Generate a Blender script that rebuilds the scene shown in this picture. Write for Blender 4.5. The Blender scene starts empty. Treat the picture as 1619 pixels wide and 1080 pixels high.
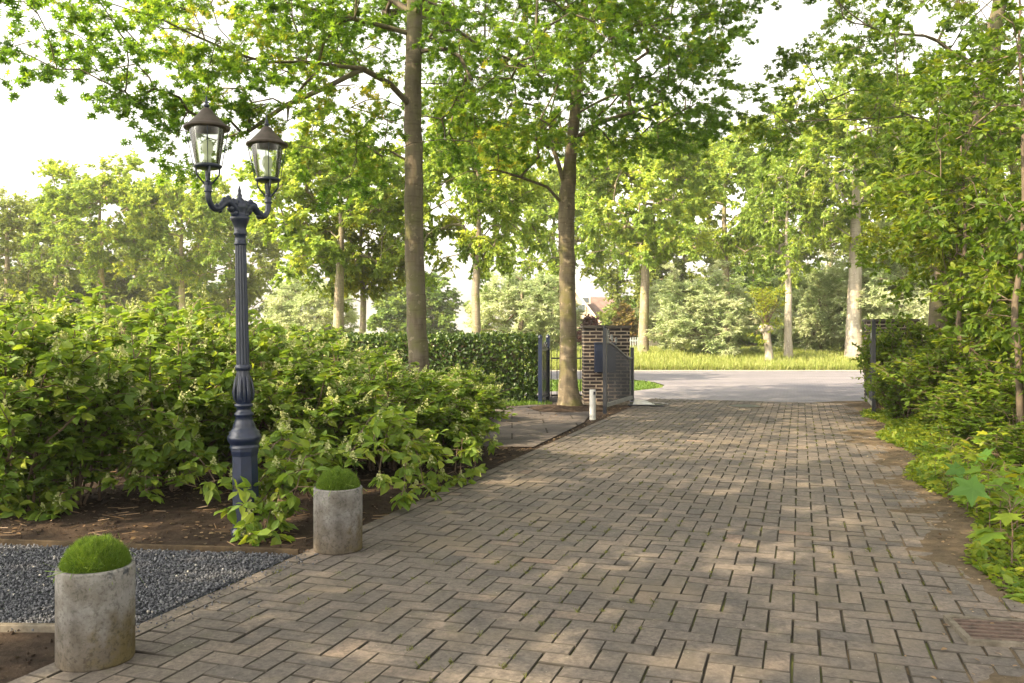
import bpy, math, random
import numpy as np
from mathutils import Vector, Matrix

S = bpy.context.scene
C = S.collection
PI = math.pi
R = math.radians

# ------------------------------------------------------------------ camera
CAMH = 1.30
FPX = 1350.0            # focal length in photo pixels (photo 1619 wide)
HOR = 525.0             # horizon row
cam_d = bpy.data.cameras.new('camera')
cam = bpy.data.objects.new('camera', cam_d)
C.objects.link(cam)
cam.location = (0, 0, CAMH)
cam.rotation_euler = (R(90), 0, 0)
cam_d.sensor_width = 36
cam_d.lens = 36 * FPX / 1619
cam_d.shift_y = (HOR - 540) / 1619
cam_d.clip_start = 0.05
cam_d.clip_end = 1500
S.camera = cam

# ------------------------------------------------------------------ light
SUN_EL, SUN_AZ = 42.0, 238.0       # compass style: 0 = +Y, 90 = +X
sv = Vector((math.sin(R(SUN_AZ)) * math.cos(R(SUN_EL)), math.cos(R(SUN_AZ)) * math.cos(R(SUN_EL)), math.sin(R(SUN_EL))))
world = bpy.data.worlds.new("World")
S.world = world
world.use_nodes = True
nt = world.node_tree
bg = nt.nodes['Background']
sky = nt.nodes.new('ShaderNodeTexSky')
sky.sky_type = 'NISHITA'
sky.sun_disc = False
sky.sun_elevation = R(SUN_EL)
sky.sun_rotation = R(SUN_AZ)
sky.air_density = 1.0
sky.dust_density = 4.0
sky.ozone_density = 1.0
hs = nt.nodes.new('ShaderNodeHueSaturation')
hs.inputs['Saturation'].default_value = 0.12
nt.links.new(sky.outputs[0], hs.inputs['Color'])
wm = nt.nodes.new('ShaderNodeMix'); wm.data_type = 'RGBA'; wm.blend_type = 'MULTIPLY'
wm.inputs['Factor'].default_value = 1.0; wm.inputs['B'].default_value = (1.06, 1.0, 0.89, 1)   # warm hazy morning air
nt.links.new(hs.outputs[0], wm.inputs['A'])
nt.links.new(wm.outputs['Result'], bg.inputs[0])
bg.inputs[1].default_value = 0.15
sl = bpy.data.lights.new('sun', 'SUN')
so = bpy.data.objects.new('sun', sl)
C.objects.link(so)
so.rotation_euler = sv.to_track_quat('Z', 'Y').to_euler()
sl.energy = 3.7
sl.angle = R(0.55)
sl.color = (1.0, 0.80, 0.52)
S.view_settings.view_transform = 'Standard'
S.view_settings.look = 'None'
S.view_settings.exposure = 2.0
S.view_settings.gamma = 1.0

# ------------------------------------------------------------------ helpers
def G(px, py):
    Y = FPX * CAMH / (py - HOR)
    return ((px - 810) * Y / FPX, Y)

def PX(px, Y):
    return (px - 810) * Y / FPX

def PZ(py, Y):
    return CAMH + (HOR - py) * Y / FPX

AX = R(18.66)                              # heading of the drive, to the right of +Y
def UV(u, v):                              # drive frame (across, along) -> world
    return (u * math.cos(AX) + v * math.sin(AX), -u * math.sin(AX) + v * math.cos(AX))
def toUV(x, y):
    return (x * math.cos(AX) - y * math.sin(AX), x * math.sin(AX) + y * math.cos(AX))

def tag(o, label=None, cat=None, group=None, kind=None):
    if label: o['label'] = label
    if cat: o['category'] = cat
    if group: o['group'] = group
    if kind: o['kind'] = kind
    return o

def thing(name, label, cat, loc=(0, 0, 0), rz=0, group=None):
    o = bpy.data.objects.new(name, None)
    C.objects.link(o)
    o.location = loc
    o.rotation_euler = (0, 0, rz)
    o.empty_display_size = 0.2
    return tag(o, label, cat, group)

def dup(root, loc, rz, label, group=None, scale=None):
    r = root.copy(); C.objects.link(r)
    r.location = loc; r.rotation_euler = (0, 0, rz)
    r['label'] = label
    if group: r['group'] = group
    if scale: r.scale = scale
    for ch in list(root.children):
        c = ch.copy(); C.objects.link(c); c.parent = r
        for g in list(ch.children):
            d = g.copy(); C.objects.link(d); d.parent = c
    return r

class Geo:
    def __init__(s):
        s.V = []; s.F = []; s.T = []; s.n = 0
    def add(s, v, f, t=0.5):
        v = np.asarray(v, dtype=np.float32).reshape(-1, 3)
        f = np.asarray(f, dtype=np.int64)
        s.V.append(v); s.F.append(f + s.n)
        tt = np.empty(len(f), dtype=np.float32); tt[:] = t
        s.T.append(tt); s.n += len(v)
    def inst(s, tv, tf, P, M, t=0.5):
        """template verts (p,3), faces (q,k), positions (N,3), matrices (N,3,3) rows = local axes in world"""
        tv = np.asarray(tv, dtype=np.float32); tf = np.asarray(tf)
        N = len(P)
        if N == 0: return
        v = np.einsum('pi,nij->npj', tv, M) + P[:, None, :]
        f = tf[None, :, :] + (np.arange(N) * len(tv))[:, None, None]
        t = np.broadcast_to(np.asarray(t, dtype=np.float32), (N,))
        s.add(v.reshape(-1, 3), f.reshape(-1, tf.shape[1]), np.repeat(t, len(tf)))
    def quads(s, *faces_pts, t=0.5):
        for q in faces_pts:
            s.add(q, [list(range(len(q)))], t)
    def box(s, c, d, rz=0, t=0.5):
        x, y, z = d[0] / 2, d[1] / 2, d[2] / 2
        v = np.array([(-x, -y, -z), (x, -y, -z), (x, y, -z), (-x, y, -z), (-x, -y, z), (x, -y, z), (x, y, z), (-x, y, z)])
        cr, sr = math.cos(rz), math.sin(rz)
        v = v @ np.array([[cr, sr, 0], [-sr, cr, 0], [0, 0, 1]]) + np.array(c)
        s.add(v, [(0, 3, 2, 1), (4, 5, 6, 7), (0, 1, 5, 4), (1, 2, 6, 5), (2, 3, 7, 6), (3, 0, 4, 7)], t)
    def tube(s, pts, rad, sides=8, t=0.5, cap=True):
        pts = np.asarray(pts, dtype=float); n = len(pts)
        rad = np.broadcast_to(np.asarray(rad, dtype=float), (n,))
        d = np.gradient(pts, axis=0)
        d /= np.maximum(np.linalg.norm(d, axis=1)[:, None], 1e-9)
        ref = np.array([0, 0, 1.0]) if abs(d[0][2]) < 0.9 else np.array([1.0, 0, 0])
        a = np.cross(d[0], ref); a /= np.linalg.norm(a)
        ring = []
        ang = np.arange(sides) * 2 * PI / sides
        for i in range(n):
            a = a - d[i] * np.dot(a, d[i]); a /= max(np.linalg.norm(a), 1e-9)
            b = np.cross(d[i], a)
            ring.append(pts[i] + rad[i] * (np.cos(ang)[:, None] * a + np.sin(ang)[:, None] * b))
        v = np.concatenate(ring)
        j = np.arange(sides); k = (j + 1) % sides
        f = np.concatenate([np.stack([i * sides + j, i * sides + k, (i + 1) * sides + k, (i + 1) * sides + j], 1) for i in range(n - 1)])
        s.add(v, f, t)
        if cap:
            s.add(ring[0][::-1], [list(range(sides))], t)
            s.add(ring[-1], [list(range(sides))], t)
    def lathe(s, prof, seg=24, c=(0, 0, 0), t=0.5, flute=0, fl=0.0):
        ang = np.arange(seg) * 2 * PI / seg
        V = []
        for r, z in prof:
            rr = r * (1 - fl * (0.5 + 0.5 * np.cos(ang * flute))) if flute else r + ang * 0
            V.append(np.stack([c[0] + rr * np.cos(ang), c[1] + rr * np.sin(ang), c[2] + z + ang * 0], 1))
        j = np.arange(seg); k = (j + 1) % seg
        f = np.concatenate([np.stack([i * seg + j, i * seg + k, (i + 1) * seg + k, (i + 1) * seg + j], 1) for i in range(len(prof) - 1)])
        s.add(np.concatenate(V), f, t)
    def build(s, name, mat, parent=None, smooth=False, loc=(0, 0, 0), attr=True):
        me = bpy.data.meshes.new(name)
        if s.n:
            V = np.concatenate(s.V).astype(np.float32)
            tot = np.concatenate([np.full(len(f), f.shape[1], dtype=np.int32) for f in s.F])
            li = np.concatenate([f.reshape(-1) for f in s.F]).astype(np.int32)
            st = np.concatenate([[0], np.cumsum(tot)[:-1]]).astype(np.int32)
            me.vertices.add(len(V)); me.vertices.foreach_set('co', V.ravel())
            me.loops.add(len(li)); me.loops.foreach_set('vertex_index', li)
            me.polygons.add(len(tot)); me.polygons.foreach_set('loop_start', st)
            try: me.polygons.foreach_set('loop_total', tot)
            except Exception: pass
            if smooth: me.polygons.foreach_set('use_smooth', np.ones(len(tot), dtype=bool))
            else: me.polygons.foreach_set('use_smooth', np.zeros(len(tot), dtype=bool))
            me.update(calc_edges=True)
            if attr:
                a = me.attributes.new('tint', 'FLOAT', 'FACE')
                a.data.foreach_set('value', np.concatenate(s.T).astype(np.float32))
        me.materials.append(mat)
        o = bpy.data.objects.new(name, me)
        C.objects.link(o)
        o.location = loc
        if parent: o.parent = parent
        return o

def frames(d, up):
    """rows x,y,z: y along d, z near up."""
    d = d / np.maximum(np.linalg.norm(d, axis=1)[:, None], 1e-9)
    x = np.cross(d, up); x /= np.maximum(np.linalg.norm(x, axis=1)[:, None], 1e-9)
    z = np.cross(x, d)
    return np.stack([x, d, z], 1)

def snoise(x, y, seed=0, f=1.0, octv=4):
    """cheap smooth value noise in numpy"""
    x = np.asarray(x, float) * f; y = np.asarray(y, float) * f
    tot = 0; amp = 1; s = 0
    for o in range(octv):
        xi = np.floor(x).astype(np.int64); yi = np.floor(y).astype(np.int64)
        xf = x - xi; yf = y - yi
        xf = xf * xf * (3 - 2 * xf); yf = yf * yf * (3 - 2 * yf)
        def h(a, b):
            n = (a * 374761393 + b * 668265263 + (seed + o) * 974634777) & 0x7fffffff
            n = ((n ^ (n >> 13)) * 1274126177) & 0x7fffffff
            return ((n ^ (n >> 16)) & 0xffff) / 65535.0
        v = (h(xi, yi) * (1 - xf) + h(xi + 1, yi) * xf) * (1 - yf) + (h(xi, yi + 1) * (1 - xf) + h(xi + 1, yi + 1) * xf) * yf
        tot = tot + v * amp; s += amp; amp *= 0.5; x = x * 2.03 + 17.1; y = y * 2.03 + 5.3
    return tot / s

# ------------------------------------------------------------------ materials
def newmat(name):
    m = bpy.data.materials.new(name); m.use_nodes = True
    n = m.node_tree.nodes; l = m.node_tree.links
    return m, n, l, n['Principled BSDF'], n['Material Output']

def ramp(n, l, src, stops, interp='LINEAR'):
    r = n.new('ShaderNodeValToRGB'); r.color_ramp.interpolation = interp
    e = r.color_ramp.elements
    while len(e) < len(stops): e.new(0.5)
    for el, (p, c) in zip(e, stops):
        el.position = p; el.color = (*c, 1) if len(c) == 3 else c
    if src is not None: l.new(src, r.inputs[0])
    return r

def noise(n, l, scale, detail=4, coord='Object', vec_scale=None, rough=0.55):
    tc = n.new('ShaderNodeTexCoord'); nz = n.new('ShaderNodeTexNoise')
    nz.inputs['Scale'].default_value = scale; nz.inputs['Detail'].default_value = detail
    nz.inputs['Roughness'].default_value = rough
    if vec_scale:
        mp = n.new('ShaderNodeMapping'); mp.inputs['Scale'].default_value = vec_scale
        l.new(tc.outputs[coord], mp.inputs[0]); l.new(mp.outputs[0], nz.inputs['Vector'])
    else: l.new(tc.outputs[coord], nz.inputs['Vector'])
    return nz

def mix(n, l, a, b, fac, mode='MIX'):
    m = n.new('ShaderNodeMix'); m.data_type = 'RGBA'; m.blend_type = mode
    for sock, val in ((m.inputs['Factor'], fac), (m.inputs['A'], a), (m.inputs['B'], b)):
        if hasattr(val, 'is_linked') or hasattr(val, 'links'): l.new(val, sock)
        elif isinstance(val, (int, float)): sock.default_value = val
        else: sock.default_value = (*val, 1)
    return m.outputs['Result']

def leafmat(name, stops, trans=0.45, tmul=(1.5, 1.35, 0.7), rough=0.5, spec=0.35):
    m, n, l, p, out = newmat(name)
    at = n.new('ShaderNodeAttribute'); at.attribute_name = 'tint'
    r = ramp(n, l, at.outputs['Fac'], stops)
    l.new(r.outputs[0], p.inputs['Base Color'])
    p.inputs['Roughness'].default_value = rough
    p.inputs['Specular IOR Level'].default_value = spec
    tr = n.new('ShaderNodeBsdfTranslucent')
    tc = mix(n, l, r.outputs[0], tmul, 1.0, 'MULTIPLY')
    l.new(tc, tr.inputs['Color'])
    ms = n.new('ShaderNodeMixShader'); ms.inputs[0].default_value = trans
    l.new(p.outputs[0], ms.inputs[1]); l.new(tr.outputs[0], ms.inputs[2])
    l.new(ms.outputs[0], out.inputs['Surface'])
    return m

def solid(name, col, rough=0.5, metal=0.0, spec=0.5, nscale=None, var=0.25, bump=0.0):
    m, n, l, p, out = newmat(name)
    p.inputs['Roughness'].default_value = rough; p.inputs['Metallic'].default_value = metal
    p.inputs['Specular IOR Level'].default_value = spec
    if nscale:
        nz = noise(n, l, nscale, 5)
        c0 = tuple(max(0, x * (1 - var)) for x in col); c1 = tuple(min(1, x * (1 + var)) for x in col)
        r = ramp(n, l, nz.outputs['Fac'], [(0.3, c0), (0.7, c1)])
        l.new(r.outputs[0], p.inputs['Base Color'])
        if bump:
            b = n.new('ShaderNodeBump'); b.inputs['Strength'].default_value = bump; b.inputs['Distance'].default_value = 0.01
            l.new(nz.outputs['Fac'], b.inputs['Height']); l.new(b.outputs[0], p.inputs['Normal'])
    else: p.inputs['Base Color'].default_value = (*col, 1)
    return m

def barkmat(name, dark, light, moss=None, sc=9.0, bump=0.8, warm=None):
    m, n, l, p, out = newmat(name)
    n1 = noise(n, l, sc, 8, vec_scale=(1, 1, 0.22), rough=0.65)
    n2 = noise(n, l, 3.0, 5)
    r = ramp(n, l, n1.outputs['Fac'], [(0.3, dark), (0.68, light)])
    col = r.outputs[0]
    if moss:
        r2 = ramp(n, l, n2.outputs['Fac'], [(0.48, (0, 0, 0)), (0.66, (1, 1, 1))])
        col = mix(n, l, col, moss, r2.outputs[0])
    # horizontal lenticel rings
    n3 = noise(n, l, 7.0, 6, vec_scale=(0.6, 0.6, 5.0))
    r3 = ramp(n, l, n3.outputs['Fac'], [(0.36, (0.6, 0.57, 0.55)), (0.46, (1, 1, 1))])
    col = mix(n, l, col, r3.outputs[0], 0.6, 'MULTIPLY')
    n4 = noise(n, l, 11, 3)
    col = mix(n, l, col, tuple(min(1, x * 1.5) for x in light), ramp(n, l, n4.outputs['Fac'], [(0.62, (0, 0, 0)), (0.68, (.6, .6, .6))]).outputs[0])
    l.new(col, p.inputs['Base Color'])
    p.inputs['Roughness'].default_value = 0.9; p.inputs['Specular IOR Level'].default_value = 0.2
    b = n.new('ShaderNodeBump'); b.inputs['Strength'].default_value = bump; b.inputs['Distance'].default_value = 0.02
    l.new(n1.outputs['Fac'], b.inputs['Height']); l.new(b.outputs[0], p.inputs['Normal'])
    return m

M = {}
M['oak'] = leafmat('oak_leaf', [(0, (0.062, 0.138, 0.019)), (0.5, (0.119, 0.234, 0.027)), (0.85, (0.221, 0.329, 0.037)), (1, (0.367, 0.347, 0.038))], trans=0.60)
M['oak_r'] = leafmat('dark_oak_leaf', [(0, (0.049, 0.108, 0.016)), (0.5, (0.103, 0.189, 0.024)), (1, (0.265, 0.316, 0.032))], trans=0.60)
M['far'] = leafmat('far_leaf', [(0, (0.118, 0.196, 0.040)), (0.5, (0.215, 0.323, 0.057)), (1, (0.408, 0.469, 0.079))], trans=0.50)
M['far_olive'] = leafmat('olive_leaf', [(0, (0.11, 0.165, 0.045)), (0.5, (0.19, 0.255, 0.062)), (1, (0.33, 0.38, 0.10))], trans=0.45)
M['far_dark'] = leafmat('dark_leaf', [(0, (0.061, 0.119, 0.034)), (0.5, (0.120, 0.205, 0.043)), (1, (0.243, 0.320, 0.064))], trans=0.40)
M['far_gold'] = leafmat('gold_leaf', [(0, (0.085, 0.140, 0.014)), (0.5, (0.170, 0.230, 0.022)), (1, (0.31, 0.33, 0.03))], trans=0.5)
M['willow'] = leafmat('willow_leaf', [(0, (0.229, 0.309, 0.144)), (0.5, (0.396, 0.472, 0.245)), (1, (0.550, 0.550, 0.410))], trans=0.40, tmul=(1.2, 1.2, .9))
M['purple'] = leafmat('purple_leaf', [(0, (0.07, 0.03, 0.03)), (1, (0.20, 0.09, 0.09))], trans=0.3, tmul=(1.3, 1, 1))
M['rust'] = leafmat('rust_leaf', [(0, (0.13, 0.08, 0.025)), (0.6, (0.16, 0.15, 0.04)), (1, (0.27, 0.14, 0.05))], trans=0.3)
M['hyd'] = leafmat('hydrangea_leaf', [(0, (0.077, 0.140, 0.022)), (0.5, (0.143, 0.234, 0.031)), (1, (0.287, 0.342, 0.047))], trans=0.50)
M['flower'] = leafmat('panicle', [(0, (0.250, 0.299, 0.092)), (1, (0.550, 0.550, 0.276))], trans=0.25, tmul=(1, 1, .8))
M['hedge'] = leafmat('hedge_leaf', [(0, (0.022, 0.046, 0.010)), (0.5, (0.053, 0.103, 0.017)), (1, (0.155, 0.212, 0.026))], trans=0.3, rough=0.35, spec=0.5)
M['shrub'] = leafmat('shrub_leaf', [(0, (0.064, 0.124, 0.014)), (0.5, (0.120, 0.196, 0.020)), (1, (0.256, 0.292, 0.029))], trans=0.55)
M['maple'] = leafmat('maple_leaf', [(0, (0.060, 0.140, 0.020)), (0.6, (0.132, 0.220, 0.020)), (1, (0.312, 0.300, 0.020))], trans=0.45)
M['cushion'] = leafmat('cushion_leaf', [(0, (0.055, 0.11, 0.016)), (0.6, (0.13, 0.22, 0.03)), (1, (0.26, 0.36, 0.06))], trans=0.45)
M['tallgrass'] = leafmat('tall_grass', [(0, (0.16, 0.215, 0.04)), (0.5, (0.27, 0.32, 0.075)), (1, (0.42, 0.42, 0.16))], trans=0.4, tmul=(1, 1, .8))
M['lawn'] = leafmat('lawn_blades', [(0, (0.06, 0.13, 0.015)), (1, (0.15, 0.23, 0.03))], trans=0.3, tmul=(1, 1, .8))
M['moss'] = leafmat('moss_tuft', [(0, (0.045, 0.055, 0.010)), (1, (0.12, 0.13, 0.02))], trans=0.25, tmul=(1, 1, .8))
M['litter'] = leafmat('leaf_litter', [(0, (0.05, 0.03, 0.018)), (0.55, (0.16, 0.10, 0.05)), (1, (0.34, 0.25, 0.15))], trans=0.1, tmul=(1, 1, 1))
M['stem'] = solid('woody_stem', (0.11, 0.075, 0.048), 0.85, nscale=25, var=0.45)
M['twig'] = solid('twig', (0.10, 0.075, 0.05), 0.85, nscale=12, var=0.4)
M['bark1'] = barkmat('trunk_bark', (0.062, 0.050, 0.037), (0.155, 0.130, 0.096), moss=(0.105, 0.103, 0.045))
M['bark2'] = barkmat('gate_tree_bark', (0.066, 0.053, 0.036), (0.165, 0.136, 0.094), moss=(0.115, 0.108, 0.04))
M['barkpale'] = barkmat('pale_bark', (0.20, 0.17, 0.135), (0.42, 0.38, 0.31), sc=4)
M['barkfar'] = barkmat('far_bark', (0.15, 0.12, 0.09), (0.33, 0.28, 0.21), moss=(0.2, 0.2, 0.08), sc=4)
M['navy'] = solid('navy_cast_iron', (0.006, 0.012, 0.036), 0.38, spec=0.55, nscale=14, var=0.35, bump=0.25)
m = M['navy']; n = m.node_tree.nodes; l = m.node_tree.links
src = n['Principled BSDF'].inputs['Base Color'].links[0].from_socket
q1 = noise(n, l, 38, 6, rough=.7); q2 = noise(n, l, 7, 6, vec_scale=(1, 1, .3))
c_ = mix(n, l, src, (0.026, 0.030, 0.044), ramp(n, l, q2.outputs['Fac'], [(0.48, (0, 0, 0)), (0.72, (.55, .55, .55))]).outputs[0])
c_ = mix(n, l, c_, (0.085, 0.045, 0.025), ramp(n, l, q1.outputs['Fac'], [(0.68, (0, 0, 0)), (0.72, (.8, .8, .8))]).outputs[0])
l.new(c_, n['Principled BSDF'].inputs['Base Color'])
M['navyflat'] = solid('navy_paint', (0.006, 0.012, 0.036), 0.35, spec=0.5)
M['iron'] = solid('black_iron', (0.008, 0.010, 0.016), 0.45, nscale=20, var=0.3)
M['greyiron'] = solid('grey_iron', (0.15, 0.155, 0.15), 0.5, nscale=20, var=0.3)
M['white'] = solid('white_plastic', (0.48, 0.48, 0.47), 0.4, nscale=12, var=0.12)
M['copper'] = solid('weathered_copper', (0.050, 0.036, 0.030), 0.55, metal=0.3, nscale=18, var=0.4, bump=0.1)

# concrete pipe
m, n, l, p, out = newmat('weathered_concrete'); M['concrete'] = m
tc = n.new('ShaderNodeTexCoord'); sp = n.new('ShaderNodeSeparateXYZ'); l.new(tc.outputs['Object'], sp.inputs[0])
a = noise(n, l, 6, 8, rough=0.65); b = noise(n, l, 22, 6); st = noise(n, l, 9, 5, vec_scale=(1, 1, 0.12))
base = ramp(n, l, a.outputs['Fac'], [(0.3, (0.135, 0.130, 0.127)), (0.7, (0.27, 0.262, 0.255))]).outputs[0]
base = mix(n, l, base, ramp(n, l, st.outputs['Fac'], [(0.35, (0.5, 0.49, 0.48)), (0.58, (1, 1, 1))]).outputs[0], 0.8, 'MULTIPLY')
def mathn(op, *vals):
    q = n.new('ShaderNodeMath'); q.operation = op
    for i, v in enumerate(vals):
        if isinstance(v, (int, float)): q.inputs[i].default_value = v
        else: l.new(v, q.inputs[i])
    return q.outputs[0]
low = mathn('ADD', sp.outputs['Z'], mathn('MULTIPLY', mathn('SUBTRACT', a.outputs['Fac'], 0.5), -0.5))
grime = ramp(n, l, low, [(0.04, (1, 1, 1)), (0.26, (0, 0, 0))]).outputs[0]
base = mix(n, l, base, (0.070, 0.056, 0.040), mathn('MULTIPLY', grime, 0.9))
side = mathn('ADD', sp.outputs['X'], mathn('MULTIPLY', mathn('SUBTRACT', b.outputs['Fac'], 0.5), 0.35))
algae = mathn('MULTIPLY', ramp(n, l, side, [(0.03, (0, 0, 0)), (0.13, (1, 1, 1))]).outputs[0], ramp(n, l, low, [(0.08, (1, 1, 1)), (0.3, (0, 0, 0))]).outputs[0])
base = mix(n, l, base, (0.085, 0.066, 0.022), mathn('MULTIPLY', algae, 0.8))
topd = mathn('MULTIPLY', ramp(n, l, sp.outputs['Z'], [(0.29, (0, 0, 0)), (0.35, (1, 1, 1))]).outputs[0], ramp(n, l, b.outputs['Fac'], [(0.56, (0, 0, 0)), (0.66, (1, 1, 1))]).outputs[0])
base = mix(n, l, base, (0.055, 0.06, 0.068), topd)
pit = noise(n, l, 60, 4, rough=.7)
base = mix(n, l, base, ramp(n, l, pit.outputs['Fac'], [(0.36, (0.55, 0.54, 0.52)), (0.5, (1, 1, 1))]).outputs[0], 0.9, 'MULTIPLY')
blot = noise(n, l, 4.5, 7, rough=.72)
base = mix(n, l, base, ramp(n, l, blot.outputs['Fac'], [(0.38, (0.62, 0.58, 0.52)), (0.55, (1.08, 1.08, 1.08))]).outputs[0], 0.9, 'MULTIPLY')
l.new(base, p.inputs['Base Color']); p.inputs['Roughness'].default_value = 0.92; p.inputs['Specular IOR Level'].default_value = 0.25
bm_ = n.new('ShaderNodeBump'); bm_.inputs['Strength'].default_value = 0.5; bm_.inputs['Distance'].default_value = 0.006
l.new(b.outputs['Fac'], bm_.inputs['Height']); l.new(bm_.outputs[0], p.inputs['Normal'])

# paver bricks: colour per brick from the tint attribute, plus weathering
m, n, l, p, out = newmat('clay_paver'); M['paver'] = m
at = n.new('ShaderNodeAttribute'); at.attribute_name = 'tint'
c = ramp(n, l, at.outputs['Fac'], [(0, (0.074, 0.068, 0.067)), (0.35, (0.097, 0.086, 0.080)), (0.7, (0.118, 0.102, 0.093)), (0.92, (0.132, 0.107, 0.092)), (1, (0.155, 0.115, 0.096))]).outputs[0]
a = noise(n, l, 45, 7, rough=0.7); b = noise(n, l, 1.3, 5); d_ = noise(n, l, 5, 5)
c = mix(n, l, c, ramp(n, l, a.outputs['Fac'], [(0.32, (0.5, 0.5, 0.5)), (0.68, (1.4, 1.38, 1.35))]).outputs[0], 1.0, 'MULTIPLY')
c = mix(n, l, c, (0.15, 0.12, 0.085), ramp(n, l, b.outputs['Fac'], [(0.5, (0, 0, 0)), (0.72, (0.6, 0.6, 0.6))]).outputs[0])
c = mix(n, l, c, (0.07, 0.072, 0.038), ramp(n, l, d_.outputs['Fac'], [(0.58, (0, 0, 0)), (0.75, (0.4, 0.4, 0.4))]).outputs[0])
vo = n.new('ShaderNodeTexVoronoi'); vo.inputs['Scale'].default_value = 26
tc = n.new('ShaderNodeTexCoord'); l.new(tc.outputs['Object'], vo.inputs['Vector'])
sp1 = ramp(n, l, vo.outputs['Distance'], [(0.07, (1, 1, 1)), (0.11, (0, 0, 0))]).outputs[0]
c = mix(n, l, c, (0.24, 0.225, 0.20), mathn('MULTIPLY', sp1, ramp(n, l, d_.outputs['Fac'], [(0.45, (0, 0, 0)), (0.55, (.8, .8, .8))]).outputs[0]))
w1 = noise(n, l, 0.55, 6, rough=.6); w2 = noise(n, l, 2.6, 6, rough=.7)
c = mix(n, l, c, ramp(n, l, w1.outputs['Fac'], [(0.34, (0.78, 0.78, 0.80)), (0.64, (1.18, 1.15, 1.10))]).outputs[0], 1.0, 'MULTIPLY')
c = mix(n, l, c, (0.045, 0.040, 0.036), ramp(n, l, w2.outputs['Fac'], [(0.60, (0, 0, 0)), (0.74, (.55, .55, .55))]).outputs[0])
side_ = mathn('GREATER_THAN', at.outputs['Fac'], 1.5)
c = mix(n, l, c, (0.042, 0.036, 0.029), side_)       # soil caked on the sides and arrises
l.new(c, p.inputs['Base Color']); p.inputs['Roughness'].default_value = 0.8; p.inputs['Specular IOR Level'].default_value = 0.3
bm_ = n.new('ShaderNodeBump'); bm_.inputs['Strength'].default_value = 0.5; bm_.inputs['Distance'].default_value = 0.004
l.new(a.outputs['Fac'], bm_.inputs['Height']); l.new(bm_.outputs[0], p.inputs['Normal'])

# joint soil with moss
m, n, l, p, out = newmat('joint_soil'); M['joint'] = m
a = noise(n, l, 2.2, 6); b = noise(n, l, 30, 4)
c = ramp(n, l, b.outputs['Fac'], [(0.3, (0.014, 0.011, 0.009)), (0.7, (0.04, 0.032, 0.023))]).outputs[0]
c = mix(n, l, c, (0.075, 0.085, 0.016), ramp(n, l, a.outputs['Fac'], [(0.46, (0, 0, 0)), (0.60, (1, 1, 1))]).outputs[0])
l.new(c, p.inputs['Base Color']); p.inputs['Roughness'].default_value = 1

def earth(name, dark, light, spec_col=None, sc=12, bump=1.0, dist=0.03):
    m, n, l, p, out = newmat(name)
    a = noise(n, l, sc, 8, rough=0.7); b = noise(n, l, 1.1, 5); g = noise(n, l, sc * 7, 3)
    c = ramp(n, l, a.outputs['Fac'], [(0.32, dark), (0.7, light)]).outputs[0]
    c = mix(n, l, c, ramp(n, l, b.outputs['Fac'], [(0.3, (0.7, 0.7, 0.7)), (0.7, (1.25, 1.22, 1.18))]).outputs[0], 1.0, 'MULTIPLY')
    if spec_col: c = mix(n, l, c, spec_col, ramp(n, l, g.outputs['Fac'], [(0.62, (0, 0, 0)), (0.72, (.8, .8, .8))]).outputs[0])
    l.new(c, p.inputs['Base Color']); p.inputs['Roughness'].default_value = 1; p.inputs['Specular IOR Level'].default_value = 0.1
    bb = n.new('ShaderNodeBump'); bb.inputs['Strength'].default_value = bump; bb.inputs['Distance'].default_value = dist
    l.new(a.outputs['Fac'], bb.inputs['Height']); l.new(bb.outputs[0], p.inputs['Normal'])
    return m
M['soil'] = earth('bed_soil', (0.017, 0.012, 0.010), (0.055, 0.040, 0.030), (0.10, 0.07, 0.05))
M['dirt'] = earth('sandy_dirt', (0.055, 0.043, 0.030), (0.135, 0.104, 0.072), (0.19, 0.15, 0.105), sc=16, dist=0.01)
M['gravelbase'] = earth('gravel_base', (0.03, 0.035, 0.045), (0.10, 0.11, 0.13), sc=50)
M['path'] = earth('path_asphalt', (0.065, 0.058, 0.057), (0.115, 0.103, 0.10), (0.15, 0.135, 0.125), sc=25, bump=0.3, dist=0.005)
m = M['path']; n = m.node_tree.nodes; l = m.node_tree.links
br = n.new('ShaderNodeTexBrick'); br.inputs['Scale'].default_value = 1; br.inputs['Brick Width'].default_value = 0.9; br.inputs['Row Height'].default_value = 0.6
br.inputs['Mortar Size'].default_value = 0.012; br.inputs['Color1'].default_value = (1, 1, 1, 1); br.inputs['Color2'].default_value = (.82, .82, .84, 1); br.inputs['Mortar'].default_value = (.35, .33, .3, 1)
tc = n.new('ShaderNodeTexCoord'); l.new(tc.outputs['Object'], br.inputs['Vector'])
src = n['Principled BSDF'].inputs['Base Color'].links[0].from_socket
l.new(mix(n, l, src, br.outputs['Color'], 1.0, 'MULTIPLY'), n['Principled BSDF'].inputs['Base Color'])
M['grassground'] = earth('grass_ground', (0.06, 0.10, 0.015), (0.14, 0.18, 0.03), sc=3, dist=0.05)
M['meadow'] = earth('meadow_ground', (0.20, 0.22, 0.035), (0.33, 0.31, 0.08), sc=3, dist=0.05)
M['stone'] = leafmat('gravel_stone', [(0, (0.040, 0.042, 0.050)), (0.55, (0.085, 0.089, 0.104)), (0.9, (0.15, 0.152, 0.165)), (1, (0.34, 0.32, 0.29))], trans=0.0, rough=0.8, spec=0.3)
M['edgepale'] = earth('pale_road_edge', (0.22, 0.20, 0.17), (0.36, 0.34, 0.30), sc=6, dist=0.004)
M['kerb'] = earth('kerb_concrete', (0.075, 0.066, 0.052), (0.18, 0.16, 0.135), sc=20, dist=0.004)
M['timber'] = earth('edging_timber', (0.040, 0.030, 0.020), (0.09, 0.068, 0.045), sc=20, dist=0.004)

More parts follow.
